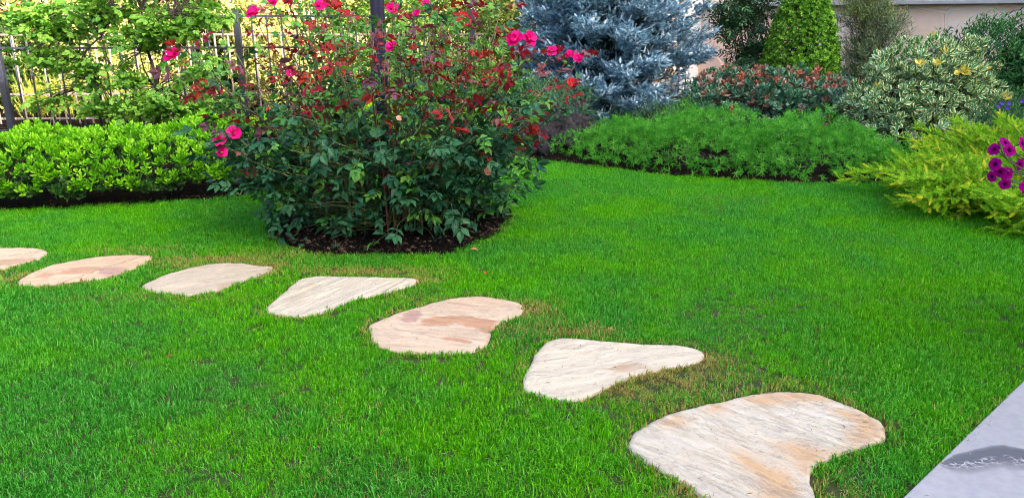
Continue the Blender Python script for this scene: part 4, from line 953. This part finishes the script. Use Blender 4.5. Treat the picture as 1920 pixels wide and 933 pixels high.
def spruce():
    base = (1.18, 9.2, 0); root = empty('blue_spruce', base, 'blue spruce with dense silvery blue needles behind the roses', 'tree')
    V, F = tube([(0, 0, 0), (.02, 0, .8), (0, .02, 1.8), (0, 0, 3.2)], [.075, .06, .04, .01], 10); link('trunk', mesh_np('trunk', V, F, [M['bark']], smooth=True), root)
    prof = [(.0, .80), (.35, 1.0), (.9, 1.12), (1.4, 1.03), (2.0, .78), (2.7, .46), (3.3, .06)]
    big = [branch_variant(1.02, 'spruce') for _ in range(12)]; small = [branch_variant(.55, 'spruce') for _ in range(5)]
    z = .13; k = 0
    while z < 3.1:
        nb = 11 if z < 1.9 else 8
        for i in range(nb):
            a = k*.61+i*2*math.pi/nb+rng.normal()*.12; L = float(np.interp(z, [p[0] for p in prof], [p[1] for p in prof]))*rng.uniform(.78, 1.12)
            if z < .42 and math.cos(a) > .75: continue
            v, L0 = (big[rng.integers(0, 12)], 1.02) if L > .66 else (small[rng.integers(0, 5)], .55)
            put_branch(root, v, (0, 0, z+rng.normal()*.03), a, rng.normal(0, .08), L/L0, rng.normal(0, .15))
        z += .135 if z < 1.8 else .18; k += 1
spruce()
# ================================================================== LOW GREEN SHRUB (ferny mound)
mound_m = leaf_mat('feathery_leaf', [(.028, .19, .018), (.07, .34, .030), (.17, .52, .075)], .5, .40, .2)
def sprig(L, n, nl, w, ang):
    Ts = []
    for i in range(n):
        t = .1+.9*(i+.5)/n; Ts.append(place(strip(nl*rng.uniform(.7, 1.2), w), rotm('Y', 2.4*i) @ rotm('X', ang*(1-.5*t)), 1, (0, L*t, .1*L*t*t)))
    Ts.append(strip(L, .004)); return join(Ts)
MT = [sprig(.080, 22, .026, .0055, 1.05) for _ in range(5)]
def tuft(k, spread):
    return join([place(sprig(.075*rng.uniform(.7, 1.1), 12, .020, .0052, 1.0), rotm('Y', 2.4*i) @ rotm('X', spread*math.sqrt(i/k)+rng.normal()*.1), 1, (0, 0, 0)) for i in range(k)])
MT2 = [tuft(5, .95) for _ in range(6)]
def mound_shrub():
    base = (1.95, 6.75, 0); root = empty('low_shrub', base, 'wide low mound of feathery bright green foliage at the far lawn edge', 'shrub')
    lobes = [((1.22, 6.95, .0), (.78, .62, .36), 1), ((1.75, 6.75, .0), (.85, .80, .44), 1.25), ((2.45, 6.6, .0), (.80, .76, .42), 1.15), ((2.90, 6.57, .0), (.58, .55, .29), .65)]
    Ps = []; Ns = []
    for c, r, wg in lobes:
        P, Nn = blob(int(1650*wg), c, r, .90, 1.03, .18, 2.2, .06, upper=True); Ps.append(P); Ns.append(Nn)
        P, Nn = blob(int(520*wg), c, r, .6, .9, .1, 2.2, .06, upper=True); Ps.append(P); Ns.append(Nn)
    P = np.vstack(Ps); Nn = np.vstack(Ns); P = P+Nn*(nz3(P, 5, 2)*.04+nz3(P, 11, 5)*.035)[:, None]
    # the rim hangs over the soil
    keep = np.ones(len(P), bool)
    for c, r, wg in lobes:
        e = (((P-np.array(c))/np.array(r))**2).sum(1); keep &= e > .38
    P[:, 1] -= .05; keep &= (P[:, 2] > .035) & ((nz3(P, 6.5, 12) > -.24) | (rng.random(len(P)) < .25))
    P, Nn = P[keep], Nn[keep]
    D = Nn*.75+np.array([0, 0, .25])+rng.normal(0, .6, P.shape); lowm = P[:, 2] < .16; D[lowm, 2] -= .3
    foliage(root, base, MT2, P, frames(D, rng.uniform(0, 6, len(P))), rng.uniform(.45, .80, len(P)), None, [mound_m], 'tuft', 300, 'foliage', 15)
    b = Bag()
    for i in range(120):
        c, r, wg = lobes[i % 4]; q0 = Vector((c[0]+rng.normal(0, .12), c[1]+rng.normal(0, .12), 0)); dn = rand_dirs(1)[0]; dn[2] = abs(dn[2])*.5+.2
        q3 = Vector(np.array(c)+dn*np.array(r)*.8); V, F = tube(bez(q0, q0+Vector((0, 0, .06)), q3-Vector((0, 0, .06)), q3, 4), np.linspace(.006, .003, 5), 4); b.add(V, F)
    o = link('stems', b.mesh('stems', M['darkbark'], base), root); o['kind'] = 'stuff'
mound_shrub()
# ================================================================== generic leafy shrubs
def stems_for(root, base, P, n, mat, r=.008, spread=.1):
    b = Bag()
    for i in rng.choice(len(P), min(n, len(P)), replace=False):
        q = Vector(P[i]); q0 = Vector((base[0]+rng.normal(0, spread), base[1]+rng.normal(0, spread), 0)); 
        V, F = tube(bez(q0, q0+Vector((0, 0, q.z*.5)), q-Vector((q.x-q0.x, q.y-q0.y, 0))*.3-Vector((0, 0, .1*q.z)), q, 6), np.linspace(r, .002, 7), 4); b.add(V, F)
    o = link('stems', b.mesh('stems', mat, base), root); o['kind'] = 'stuff'
def leafy(name, label, cat, base, blobs, T, mats, n, size=(.8, 1.2), up=.5, outw=.6, jit=.5, lo=.72, clsf=None, part='leaf_cluster', nparts=300, cell=12, lump=.25, freq=1.6, stem=M['darkbark'], nst=70, zmin=.04, roll=True, group=None):
    root = empty(name, base, label, cat, group); Ps = []; Ns = []; tot = sum(b[2] for b in blobs)
    for c, r, wg in blobs:
        P, Nn = blob(int(n*wg/tot), c, r, lo, 1.04, lump, freq, zmin); Ps.append(P); Ns.append(Nn)
    P = np.vstack(Ps); Nn = np.vstack(Ns)
    D = Nn*outw+np.array([0, 0, up])+rng.normal(0, jit, P.shape)*.6
    R = frames(D, rng.uniform(0, 6.28, len(P)) if roll else rng.normal(0, .5, len(P)))
    cls = clsf(P, Nn) if clsf else None
    foliage(root, base, T, P, R, rng.uniform(*size, len(P)), cls, mats, part, nparts, 'foliage', cell)
    stems_for(root, base, P, nst, stem)
    return root
# dark shrub with reddish tops
ph_g = leaf_mat('waxy_leaf_dark', [(.03, .12, .075), (.06, .18, .10), (.13, .26, .20)], .36, .15, .45)
ph_r = leaf_mat('waxy_leaf_bronze', [(.22, .12, .11), (.30, .16, .12), (.38, .11, .07), (.18, .15, .16)], .38, .25, .45)
oval = leafT(.055, .026, (.0, .8, 1.0, .0), .3, .1)
PT = [rosette(7, oval, 1.2, .35, .03) for _ in range(5)]
leafy('bronze_shrub', 'dark glossy shrub with bronze red upright tips behind the low green mound', 'shrub', (2.95, 8.45, 0),
      [((2.35, 8.55, .28), (.42, .4, .40), 1), ((2.85, 8.4, .28), (.5, .4, .42), 1.3), ((3.35, 8.35, .25), (.45, .42, .38), 1.1), ((3.75, 8.3, .22), (.32, .38, .33), .7)], PT, [ph_g, ph_r], 1500, (1.05, 1.6), .7, .4, .5,
      clsf=lambda P, Nn: ((rng.random(len(P)) < np.where(P[:, 2] > .5, .42, .16))).astype(int), part='leaf_rosette')
# boxwood cone
bx_m = leaf_mat('box_leaf', [(.03, .12, .008), (.08, .26, .016), (.26, .50, .06)], .4, .25, .45)
bxl = leafT(.021, .013, (.0, 1., .0), .2, .05); BT = [rosette(9, diamond(.030, .018, .3), 1.2, .5, .02) for _ in range(5)]
def box_cone():
    base = (3.38, 9.15, 0); root = empty('box_topiary', base, 'clipped boxwood topiary cone between the dark leafy shrub and the narrow leaved shrub', 'topiary')
    n = 7200; z = rng.uniform(.06, 1.0, n)**.85*1.78; prof = np.interp(z, [0, .3, .75, 1.1, 1.4, 1.6, 1.74, 1.8], [.40, .46, .47, .39, .28, .20, .11, .02])
    keep = rng.random(n) < prof/.47+.08; z = z[keep]; prof = prof[keep]; n = len(z); a = rng.uniform(0, 6.283, n)
    r = prof*.88*rng.uniform(.86, 1.02, n); P = np.c_[base[0]+r*np.cos(a), base[1]+r*np.sin(a), z]; P[:, :2] += (np.c_[np.cos(a), np.sin(a)]*(nz3(P, 7, 1)*.035)[:, None])
    D = np.c_[np.cos(a), np.sin(a), np.full(n, .55)]+rng.normal(0, .45, (n, 3))
    foliage(root, base, BT, P, frames(D, rng.uniform(0, 6, n)), rng.uniform(.8, 1.35, n), None, [bx_m], 'sprig', 0)
    q = rng.choice(n, 60); stems_for(root, base, np.c_[base[0]+(P[q, 0]-base[0])*.8, base[1]+(P[q, 1]-base[1])*.8, P[q, 2]], 60, M['darkbark'], .008, .04)
    V, F = tube([(0, 0, 0), (0, 0, 1.0), (0, 0, 1.6)], [.035, .02, .006], 8); link('trunk', mesh_np('trunk', V, F, [M['bark']], smooth=True), root)
box_cone()
# dark pointed-leaf shrub (left of the cone)
nd_m = leaf_mat('pointed_leaf', [(.015, .055, .03), (.025, .085, .035), (.05, .14, .05)], .35, .22, .5)
lance = leafT(.075, .026, (.0, .9, .8, .0), .3, .3)
NT = [join([place(lance, rotm('Z', a) @ rotm('X', rng.normal()*.25), s, (0, y, 0)) for y, a, s in ((.0, 1.0, .8), (.0, -1.0, .8), (.03, .8, .9), (.03, -.8, .9), (.06, 0, 1))]+[strip(.07, .004)]) for _ in range(4)]
b0 = (at(1405, 150, 9.7).x, 9.7, 0)
leafy('leafy_shrub', 'tall dark green shrub with pointed leaves left of the boxwood cone', 'shrub', b0,
      [(A_(1400, 30, 9.7), (.42, .35, .22), 2.2), (A_(1370, 55, 9.6), (.25, .25, .14), 1), (A_(1410, 105, 9.6), (.34, .35, .17), 2.2), (A_(1405, 145, 9.5), (.36, .35, .14), 1.8), (A_(1390, 5, 9.7), (.48, .4, .16), 1.3), (A_(1420, -40, 9.7), (.5, .4, .28), 2), (A_(1440, 160, 9.6), (.3, .3, .35), 1.2)],
      NT, [nd_m], 1650, (.75, 1.15), .05, .8, .6, lo=.15, part='leaf_spray', lump=.4, roll=False, nst=60)
# narrow-leaved shrub right of the cone
wl_m = leaf_mat('narrow_leaf', [(.07, .12, .07), (.11, .18, .10), (.18, .26, .13)], .45, .25, .4)
wl_y = leaf_mat('narrow_leaf_new', [(.12, .20, .05), (.20, .28, .07)], .45, .3, .4)
thin = diamond(.06, .008, .2)
WT = [join([place(thin, rotm('Y', 2.4*i) @ rotm('X', .75), rng.uniform(.7, 1.1), (0, .012*i, 0)) for i in range(10)]+[strip(.12, .004)]) for _ in range(4)]
b0 = (at(1625, 160, 9.4).x, 9.4, 0)
leafy('narrow_leaf_shrub', 'airy grey green shrub with narrow leaves right of the boxwood cone', 'shrub', b0,
      [(A_(1620, 25, 9.4), (.36, .3, .25), 2), (A_(1660, 60, 9.3), (.26, .3, .22), 1.2), (A_(1620, 95, 9.4), (.32, .3, .25), 1.8), (A_(1610, 140, 9.4), (.3, .3, .2), 1.2), (A_(1635, -30, 9.4), (.38, .3, .25), 1.6), (A_(1625, 180, 9.4), (.22, .25, .3), .8)],
      WT, [wl_m, wl_y], 2300, (.8, 1.25), .75, .55, .4, lo=.05, clsf=lambda P, Nn: ((P[:, 2] > 1.2) & (rng.random(len(P)) < .45)).astype(int), part='leaf_spray', nst=110, stem=M['bark'])
# variegated shrub
va_m = leaf_mat('variegated_leaf', [(.04, .16, .08), (.07, .23, .11), (.13, .30, .20)], .4, .18, .3, edge=(.80, .79, .38), edge_at=(.62, .78))
va_y = leaf_mat('yellow_new_leaf', [(.55, .48, .08), (.62, .55, .15)], .4, .3, .4)
vleaf = leafT(.078, .044, (.0, .75, 1.0, .72, .0), .25, .18, .03)
VT = [rosette(7, vleaf, 1.35, .45, .03) for _ in range(6)]
b0 = (4.0, 7.55, 0)
leafy('variegated_shrub', 'rounded variegated shrub, green leaves with cream margins, right of the low green mound', 'shrub', b0,
      [((4.0, 7.55, .42), (.62, .55, .44), 3), ((4.12, 7.6, .74), (.48, .45, .30), 1.5), ((3.62, 7.5, .38), (.32, .4, .34), 1), ((4.42, 7.55, .50), (.36, .42, .36), 1), ((3.9, 7.35, .22), (.55, .4, .22), 1.2)], VT, [va_m, va_y], 1450, (.8, 1.2), .45, .6, .5,
      clsf=lambda P, Nn: (rng.random(len(P)) < .025).astype(int), part='leaf_rosette', cell=13)
# dark shrub at the right
dk_m = leaf_mat('yew_leaf', [(.014, .075, .028), (.025, .12, .035), (.06, .20, .045)], .45, .2, .2)
DT = [join([place(diamond(.05, .013, .25), rotm('Y', 2.4*i) @ rotm('X', .9), rng.uniform(.7, 1.1), (0, .010*i, 0)) for i in range(9)]+[strip(.1, .005)]) for _ in range(4)]
leafy('dark_shrub', 'dense dark green shrub in front of the stone wall, behind the yellow conifer', 'shrub', (5.25, 7.75, 0),
      [((4.95, 7.95, .62), (.62, .5, .52), 2), ((5.5, 7.7, .60), (.6, .5, .62), 2.4), ((6.1, 7.5, .5), (.6, .5, .55), 2), ((5.2, 7.5, .3), (.7, .5, .3), 1.5)], DT, [dk_m], 5600, (1.0, 1.6), .5, .7, .5, part='leaf_spray', cell=11)
# feathery dark shrub left of the spruce foot and behind the mound
rz_m = leaf_mat('rosemary_leaf', [(.03, .10, .04), (.05, .15, .06), (.09, .21, .10)], .5, .2, .3)
leafy('feathery_shrub', 'feathery green shrub between the rose bush and the blue spruce', 'shrub', (.25, 7.95, 0),
      [((.1, 7.95, .38), (.45, .35, .26), 2), ((.5, 8.1, .34), (.40, .35, .22), 1.6), ((-.3, 8.0, .35), (.4, .35, .3), 1.4)], WT, [rz_m], 1100, (.7, 1.15), .6, .6, .5, part='leaf_spray', cell=11, lo=.5)
leafy('teal_shrub', 'low blue green shrub hiding the foot of the blue spruce', 'shrub', (1.9, 8.35, 0),
      [((1.55, 8.4, .14), (.4, .3, .2), 1), ((2.05, 8.3, .16), (.4, .3, .22), 1.1)], WT, [rz_m], 700, (.7, 1.1), .5, .7, .5, part='leaf_spray', nparts=150, cell=11, lo=.5)
# loose shrub behind the roses
lg_m = leaf_mat('loose_leaf', [(.05, .16, .03), (.09, .24, .035), (.16, .33, .05)], .45, .38, .4)
leafy('loose_shrub', 'loose light green shrub seen through the rose bush before the fence', 'shrub', (-1.0, 7.35, 0),
      [((-1.5, 7.35, .75), (.5, .3, .35), 1), ((-.8, 7.3, .65), (.55, .3, .45), 1.3), ((-.2, 7.4, .70), (.4, .3, .4), 1), ((-1.0, 7.4, 1.3), (.8, .3, .25), 1)], YT, [lg_m], 620, (.7, 1.1), .2, .7, .7, lo=.2, part='leaf_spray', nparts=150, cell=14, roll=False)
# ================================================================== YELLOW CONIFER
yc_g = leaf_mat('conifer_green', [(.12, .34, .015), (.24, .50, .025), (.40, .64, .05)], .55, .3, .12)
yc_y = leaf_mat('conifer_gold_tip', [(.50, .60, .03), (.66, .66, .05), (.74, .64, .08)], .5, .3, .3)
CT = [brush(34, .066, .016, .0058, 1.05) for _ in range(4)]
def conifer():
    base = (3.86, 5.2, 0); root = empty('golden_conifer', base, 'spreading yellow green conifer with golden tips at the right lawn edge', 'shrub')
    var = [branch_variant(1.0, 'conifer') for _ in range(14)]
    for i in range(46):
        put_branch(root, var[rng.integers(0, 14)], (rng.normal(-.05, .12), rng.normal(-.05, .12), .06), math.radians(rng.uniform(188, 262)), rng.uniform(-.04, .10), rng.uniform(1.05, 1.28), rng.normal(0, .25))
    for i in range(280):
        a = rng.uniform(0, 6.283); el = rng.uniform(.05, 1.2) if i > 95 else rng.uniform(-.03, .22); L = rng.uniform(.74, 1.04)*(1.08-.42*el/1.2)
        put_branch(root, var[rng.integers(0, 14)], (rng.normal(0, .16), rng.normal(0, .14), .05), a, el*.72, L, rng.normal(0, .25))
conifer()
# small violet flowers behind the conifer
vio = leaf_mat('violet_petal', [(.06, .03, .40), (.10, .05, .50)], .5, .3, .3)
b0 = (at(1895, 215, 6.6).x, 6.6, 0); vf = empty('violet_flower_plant', b0, 'small plant with violet flowers behind the golden conifer', 'plant')
Pn, _ = blob(500, (b0[0], 6.6, .28), (.4, .3, .34), .2, 1, .3); foliage(vf, b0, WT, Pn, frames(np.c_[rng.normal(0, .5, (len(Pn), 2)), np.ones(len(Pn))], rng.uniform(0, 6, len(Pn))), rng.uniform(.6, 1, len(Pn)), None, [rz_m], 'leaf_spray', 80)
for q in ((1879, 194), (1891, 194), (1888, 203), (1872, 199), (1915, 190)):
    p_ = at(*q, 6.3); flower(vf, b0, p_, .035, (0, -1, .4), vio, 5, 'violet_flower'); V, F = tube([Vector((p_.x-b0[0], .15, .3)), p_-Vector(b0)], .002, 4); link('stem', mesh_np('stem', V, F, [M['cane']]), vf)
# ================================================================== PETUNIA in a pot on the terrace
pt_m, nt_, p, out = newmat('petunia_petal')
ea = N(nt_, 'ShaderNodeAttribute', attribute_name='edge'); c = ramp(nt_, [(0, (.03, .0, .03)), (.22, (.06, .0, .05)), (.42, (.20, .001, .12)), (1, (.28, .002, .19))], ea.outputs['Fac']).outputs[0]; nt_.links.new(c, p.inputs['Base Color']); p.inputs['Roughness'].default_value = .8; p.inputs['Specular IOR Level'].default_value = .05
tr = N(nt_, 'ShaderNodeBsdfTranslucent'); nt_.links.new(c, tr.inputs[0]); ms = N(nt_, 'ShaderNodeMixShader'); ms.inputs[0].default_value = .3; nt_.links.new(p.outputs[0], ms.inputs[1]); nt_.links.new(tr.outputs[0], ms.inputs[2]); nt_.links.new(ms.outputs[0], out.inputs[0])
def petunia_mesh():
    V = [(0, 0, -.30)]; E = [0]; F = []; n = 40; rs = [(.10, -.28), (.13, -.12), (.22, .0), (.5, .07), (.8, .08), (1.0, .03)]
    for r, z in rs:
        for k in range(n):
            a = 2*math.pi*k/n; lob = 1-.13*abs(math.cos(2.5*a))**6*(r > .4); wv = .035*math.sin(10*a+1)*(r > .7)+.03*math.cos(5*a)*(r > .4)
            V.append((r*lob*math.cos(a), r*lob*math.sin(a), z+wv)); E.append(r)
    for k in range(n): F.append((0, 1+k, 1+(k+1) % n))
    for i in range(len(rs)-1):
        for k in range(n): A = 1+i*n+k; B = 1+i*n+(k+1) % n; F += [(A, A+n, B+n), (A, B+n, B)]
    V += [(.10*math.cos(a), .10*math.sin(a), -.28) for a in (0, 2.1, 4.2)]; E += [0.3]*3; n0 = len(V)-3; V.append((0, 0, -1.0)); E.append(.3); F += [(n0, n0+1, n0+3), (n0+1, n0+2, n0+3), (n0+2, n0, n0+3)]
    return mesh_np('petunia_flower', V, F, [pt_m], attrs={'edge': ('POINT', E)}, smooth=True)
pbx, pby = at(2175, 420, 2.75).x, 2.75
pb = (pbx, pby, .022); pr = empty('potted_petunia', pb, 'magenta petunia plant leaning in from a pot on the terrace', 'potted plant')
potm = plain('clay_pot', (.30, .14, .08), (.38, .19, .11), 10, .8, .3, .003)
Vp = []; prof = [(.0, .0), (.12, .0), (.13, .01), (.17, .36), (.185, .36), (.185, .41), (.165, .41), (.16, .37), (.0, .37)]
Fp = []; n = 32
for r, z in prof:
    for k in range(n): a = 2*math.pi*k/n; Vp.append((max(r, .0005)*math.cos(a), max(r, .0005)*math.sin(a), z))
for i in range(len(prof)-1):
    for k in range(n): A = i*n+k; B = i*n+(k+1) % n; Fp.append((A, B, B+n, A+n))
link('pot', mesh_np('pot', Vp, Fp, [potm], smooth=False), pr)
pg_m = leaf_mat('petunia_leaf', [(.05, .15, .06), (.09, .21, .10), (.14, .27, .15)], .5, .25, .3)
pm_ = petunia_mesh(); PB = Vector(pb)
PF = [((1885, 268), 2.50, (.1, -.7, .8)), ((1864, 280), 2.52, (-.8, -.5, .3)), ((1892, 282), 2.46, (.0, -.85, .5)), ((1866, 308), 2.48, (-.7, -.6, .1)), ((1876, 322), 2.5, (-.5, -.5, -.4)), ((1886, 325), 2.52, (-.3, -.8, .3)), ((1884, 345), 2.5, (-.5, -.7, -.1)), ((1917, 270), 2.5, (.5, -.8, .4)), ((1912, 308), 2.55, (.2, -.8, .1)), ((1935, 290), 2.5, (.4, -.7, .5)), ((1950, 330), 2.5, (.4, -.8, .1)), ((1925, 350), 2.45, (0, -.8, .2)), ((1860, 331), 2.5, (-.7, -.4, -.2)), ((1975, 270), 2.6, (.4, -.4, .7)), ((2010, 300), 2.6, (.4, -.6, .5))]
tw = Bag(); hub = Vector((pbx-.02, pby, .44))
for (q, Y, fc) in PF:
    ppos = at(q[0], q[1], Y); o = link('petunia_flower', pm_, pr); o.rotation_mode = 'QUATERNION'; o.rotation_quaternion = Vector(fc).to_track_quat('Z', 'Y'); o.location = ppos-PB; s = random.uniform(.018, .026); o.scale = (s*random.uniform(.82, 1.05), s, s*random.uniform(.8, 1.5))
    V, F = tube(bez(hub, hub+Vector((-.03, -.02, .12)), ppos-Vector(fc).normalized()*.07-Vector((0, 0, .04)), ppos-Vector(fc).normalized()*.026, 8), np.linspace(.004, .002, 9), 5); tw.add(V, F)
o = link('stems', tw.mesh('stems', M['cane'], pb), pr); o['kind'] = 'stuff'
pl = leafT(.045, .018, (.0, .9, .9, .0), .2, .2); PLT = [rosette(6, pl, 1.2, .5, .03) for _ in range(4)]
Pn, Nn = blob(190, (pbx-.20, pby-.12, .62), (.30, .2, .18), .2, 1, .3)
foliage(pr, pb, PLT, Pn, frames(Nn+rng.normal(0, .4, Pn.shape), rng.uniform(0, 6, len(Pn))), rng.uniform(.7, 1.1, len(Pn)), None, [pg_m], 'leaf_rosette', 60)
# ================================================================== SUNLIT SHRUBS BEYOND THE FENCE
su_y = leaf_mat('sunlit_yellow_leaf', [(.26, .30, .07), (.42, .43, .14), (.56, .54, .24)], .5, .4, .3)
su_g = leaf_mat('sunlit_green_leaf', [(.05, .12, .015), (.10, .19, .02), (.18, .27, .03)], .5, .35, .3)
su_d = leaf_mat('deep_green_leaf', [(.02, .05, .012), (.045, .09, .02)], .5, .3, .3)
BL = [join([place(diamond(.07, .035, .3), rotm('Y', 2.4*i) @ rotm('X', .9), rng.uniform(.7, 1.2), (0, .015*i, 0)) for i in range(7)]) for _ in range(4)]
far = [(-7.0, 10.6, 1.0, 1.7, su_d, 'round green shrub'), (-5.5, 10.4, .9, 1.4, su_y, 'yellow green shrub'), (-4.2, 10.9, 1.0, 2.1, su_d, 'deep green shrub'), (-3.1, 10.4, .9, 1.5, su_y, 'bright yellow shrub'), (-1.9, 10.8, 1.0, 1.9, su_g, 'tall golden shrub'), (-.7, 10.9, .9, 1.6, su_g, 'green shrub'), (.4, 11.2, .8, 1.8, su_g, 'green shrub')]
labs = ['deep green shrub at the far left beyond both fences', 'low yellow green shrub beyond the fence behind the left young tree', 'tall deep green shrub beyond the fence between the two young trees', 'bright yellow sunlit shrub beyond the fence right of the second young tree', 'tall sunlit green shrub beyond the dark fence post left of the roses', 'sunlit green shrub glimpsed beyond the fence through the middle of the roses', 'sunlit green shrub beyond the fence just left of the blue spruce']
for (x, y, r, h, mt, _), lab in zip(far, labs):
    leafy('sunlit_shrub', lab, 'shrub', (x, y, 0), [((x, y, h*.5), (r*.8, .6, h*.55), 2), ((x+.3, y-.1, h*.3), (r*.6, .5, h*.35), 1), ((x-.35, y, h*.75), (r*.5, .4, h*.3), 1)], BL, [mt, su_y], 1500, (.8, 1.3), .4, .6, .6, lo=.5, clsf=lambda P, Nn: (rng.random(len(P)) < .3).astype(int), part='leaf_spray', nparts=0, lump=.4, group='sunlit shrubs beyond the fence')
spk = leaf_mat('spiky_yellow', [(.30, .36, .05), (.45, .46, .08)], .5, .35, .3)
for (px, lab) in ((70, 'small spiky yellow plant beyond the fence near its left post'), (115, 'small spiky yellow plant right of the first one beyond the fence'), (215, 'small spiky yellow plant beyond the fence behind the left young tree stems')):
    q = at(px, 220, 9.5); b0 = (q.x, 9.5, 0); leafy('spiky_plant', lab, 'plant', b0, [((q.x, 9.5, .2), (.22, .2, .3), 1)], MT, [spk], 240, (1.2, 2), 1.1, .3, .3, lo=.1, part='sprig', nparts=0, nst=10, group='spiky yellow plants beyond the fence')
# tall dense hedge closing the view between the plots
su_o = leaf_mat('russet_leaf', [(.35, .12, .05), (.50, .20, .08), (.30, .22, .05)], .5, .35, .2)
far_m = leaf_mat('far_hedge_leaf', [(.10, .16, .04), (.22, .27, .08), (.36, .38, .14)], .5, .35, .3)
leafy('tall_hedge', 'tall sunlit hedge at the back beyond the railings and shrubs', 'hedge', (-4, 13.2, 0), [((-10+1.3*i, 13.2+.3*math.sin(i*2), 1.0), (1.0, .5, 1.25), 1) for i in range(9)]+[((.8, 14, .9), (1.2, .5, 1.2), 1)], BL, [far_m, su_y, su_o], 6500, (1, 1.6), .4, .6, .6, lo=.7, clsf=lambda P, Nn: np.where(nz3(P, .8, 3) > .12, 2, (rng.random(len(P)) < .25).astype(int)), part='leaf_spray', nparts=0, lump=.3)
# dry clippings blown onto the stones and the terrace rim
clipm = leaf_mat('clippings', [(.30, .22, .10), (.12, .20, .03), (.20, .12, .05), (.45, .36, .18)], .7, .1, .1)
Pc = []
for poly in stone_polys:
    lo, hi = poly.min(0), poly.max(0); q = rng.uniform(lo, hi, (int(240*(hi-lo).prod()/.5)+25, 2)); q = np.c_[q, np.zeros(len(q))]
    q = q[inside(q, poly)]; d_ = dist_poly(q, poly); q = q[(rng.random(len(q)) < np.exp(-d_/.05)*.9+.10)]; Pc.append(q)
Pc.append(np.array([[*edge_pt(rng.uniform(-1, 3), -abs(rng.normal(0, .03))), .012] for _ in range(60)]))
Pc = np.vstack(Pc); Pc[:, 2] += .0165
Dc = np.c_[rng.normal(size=(len(Pc), 2)), rng.normal(0, .08, len(Pc))]
V, F, E, RR, MM = merge([diamond(1, .09, .3), diamond(1, .14, .2)], rng.integers(0, 2, len(Pc)), Pc, frames(Dc, rng.normal(0, .3, len(Pc))), rng.uniform(.008, .028, len(Pc)), np.zeros(len(Pc), int))
tag(link('grass_clippings', mesh_np('grass_clippings', V, F, [clipm], attrs={'rnd': ('FACE', RR)})), 'dry grass clippings scattered on the stepping stones', 'clippings', kind='stuff')
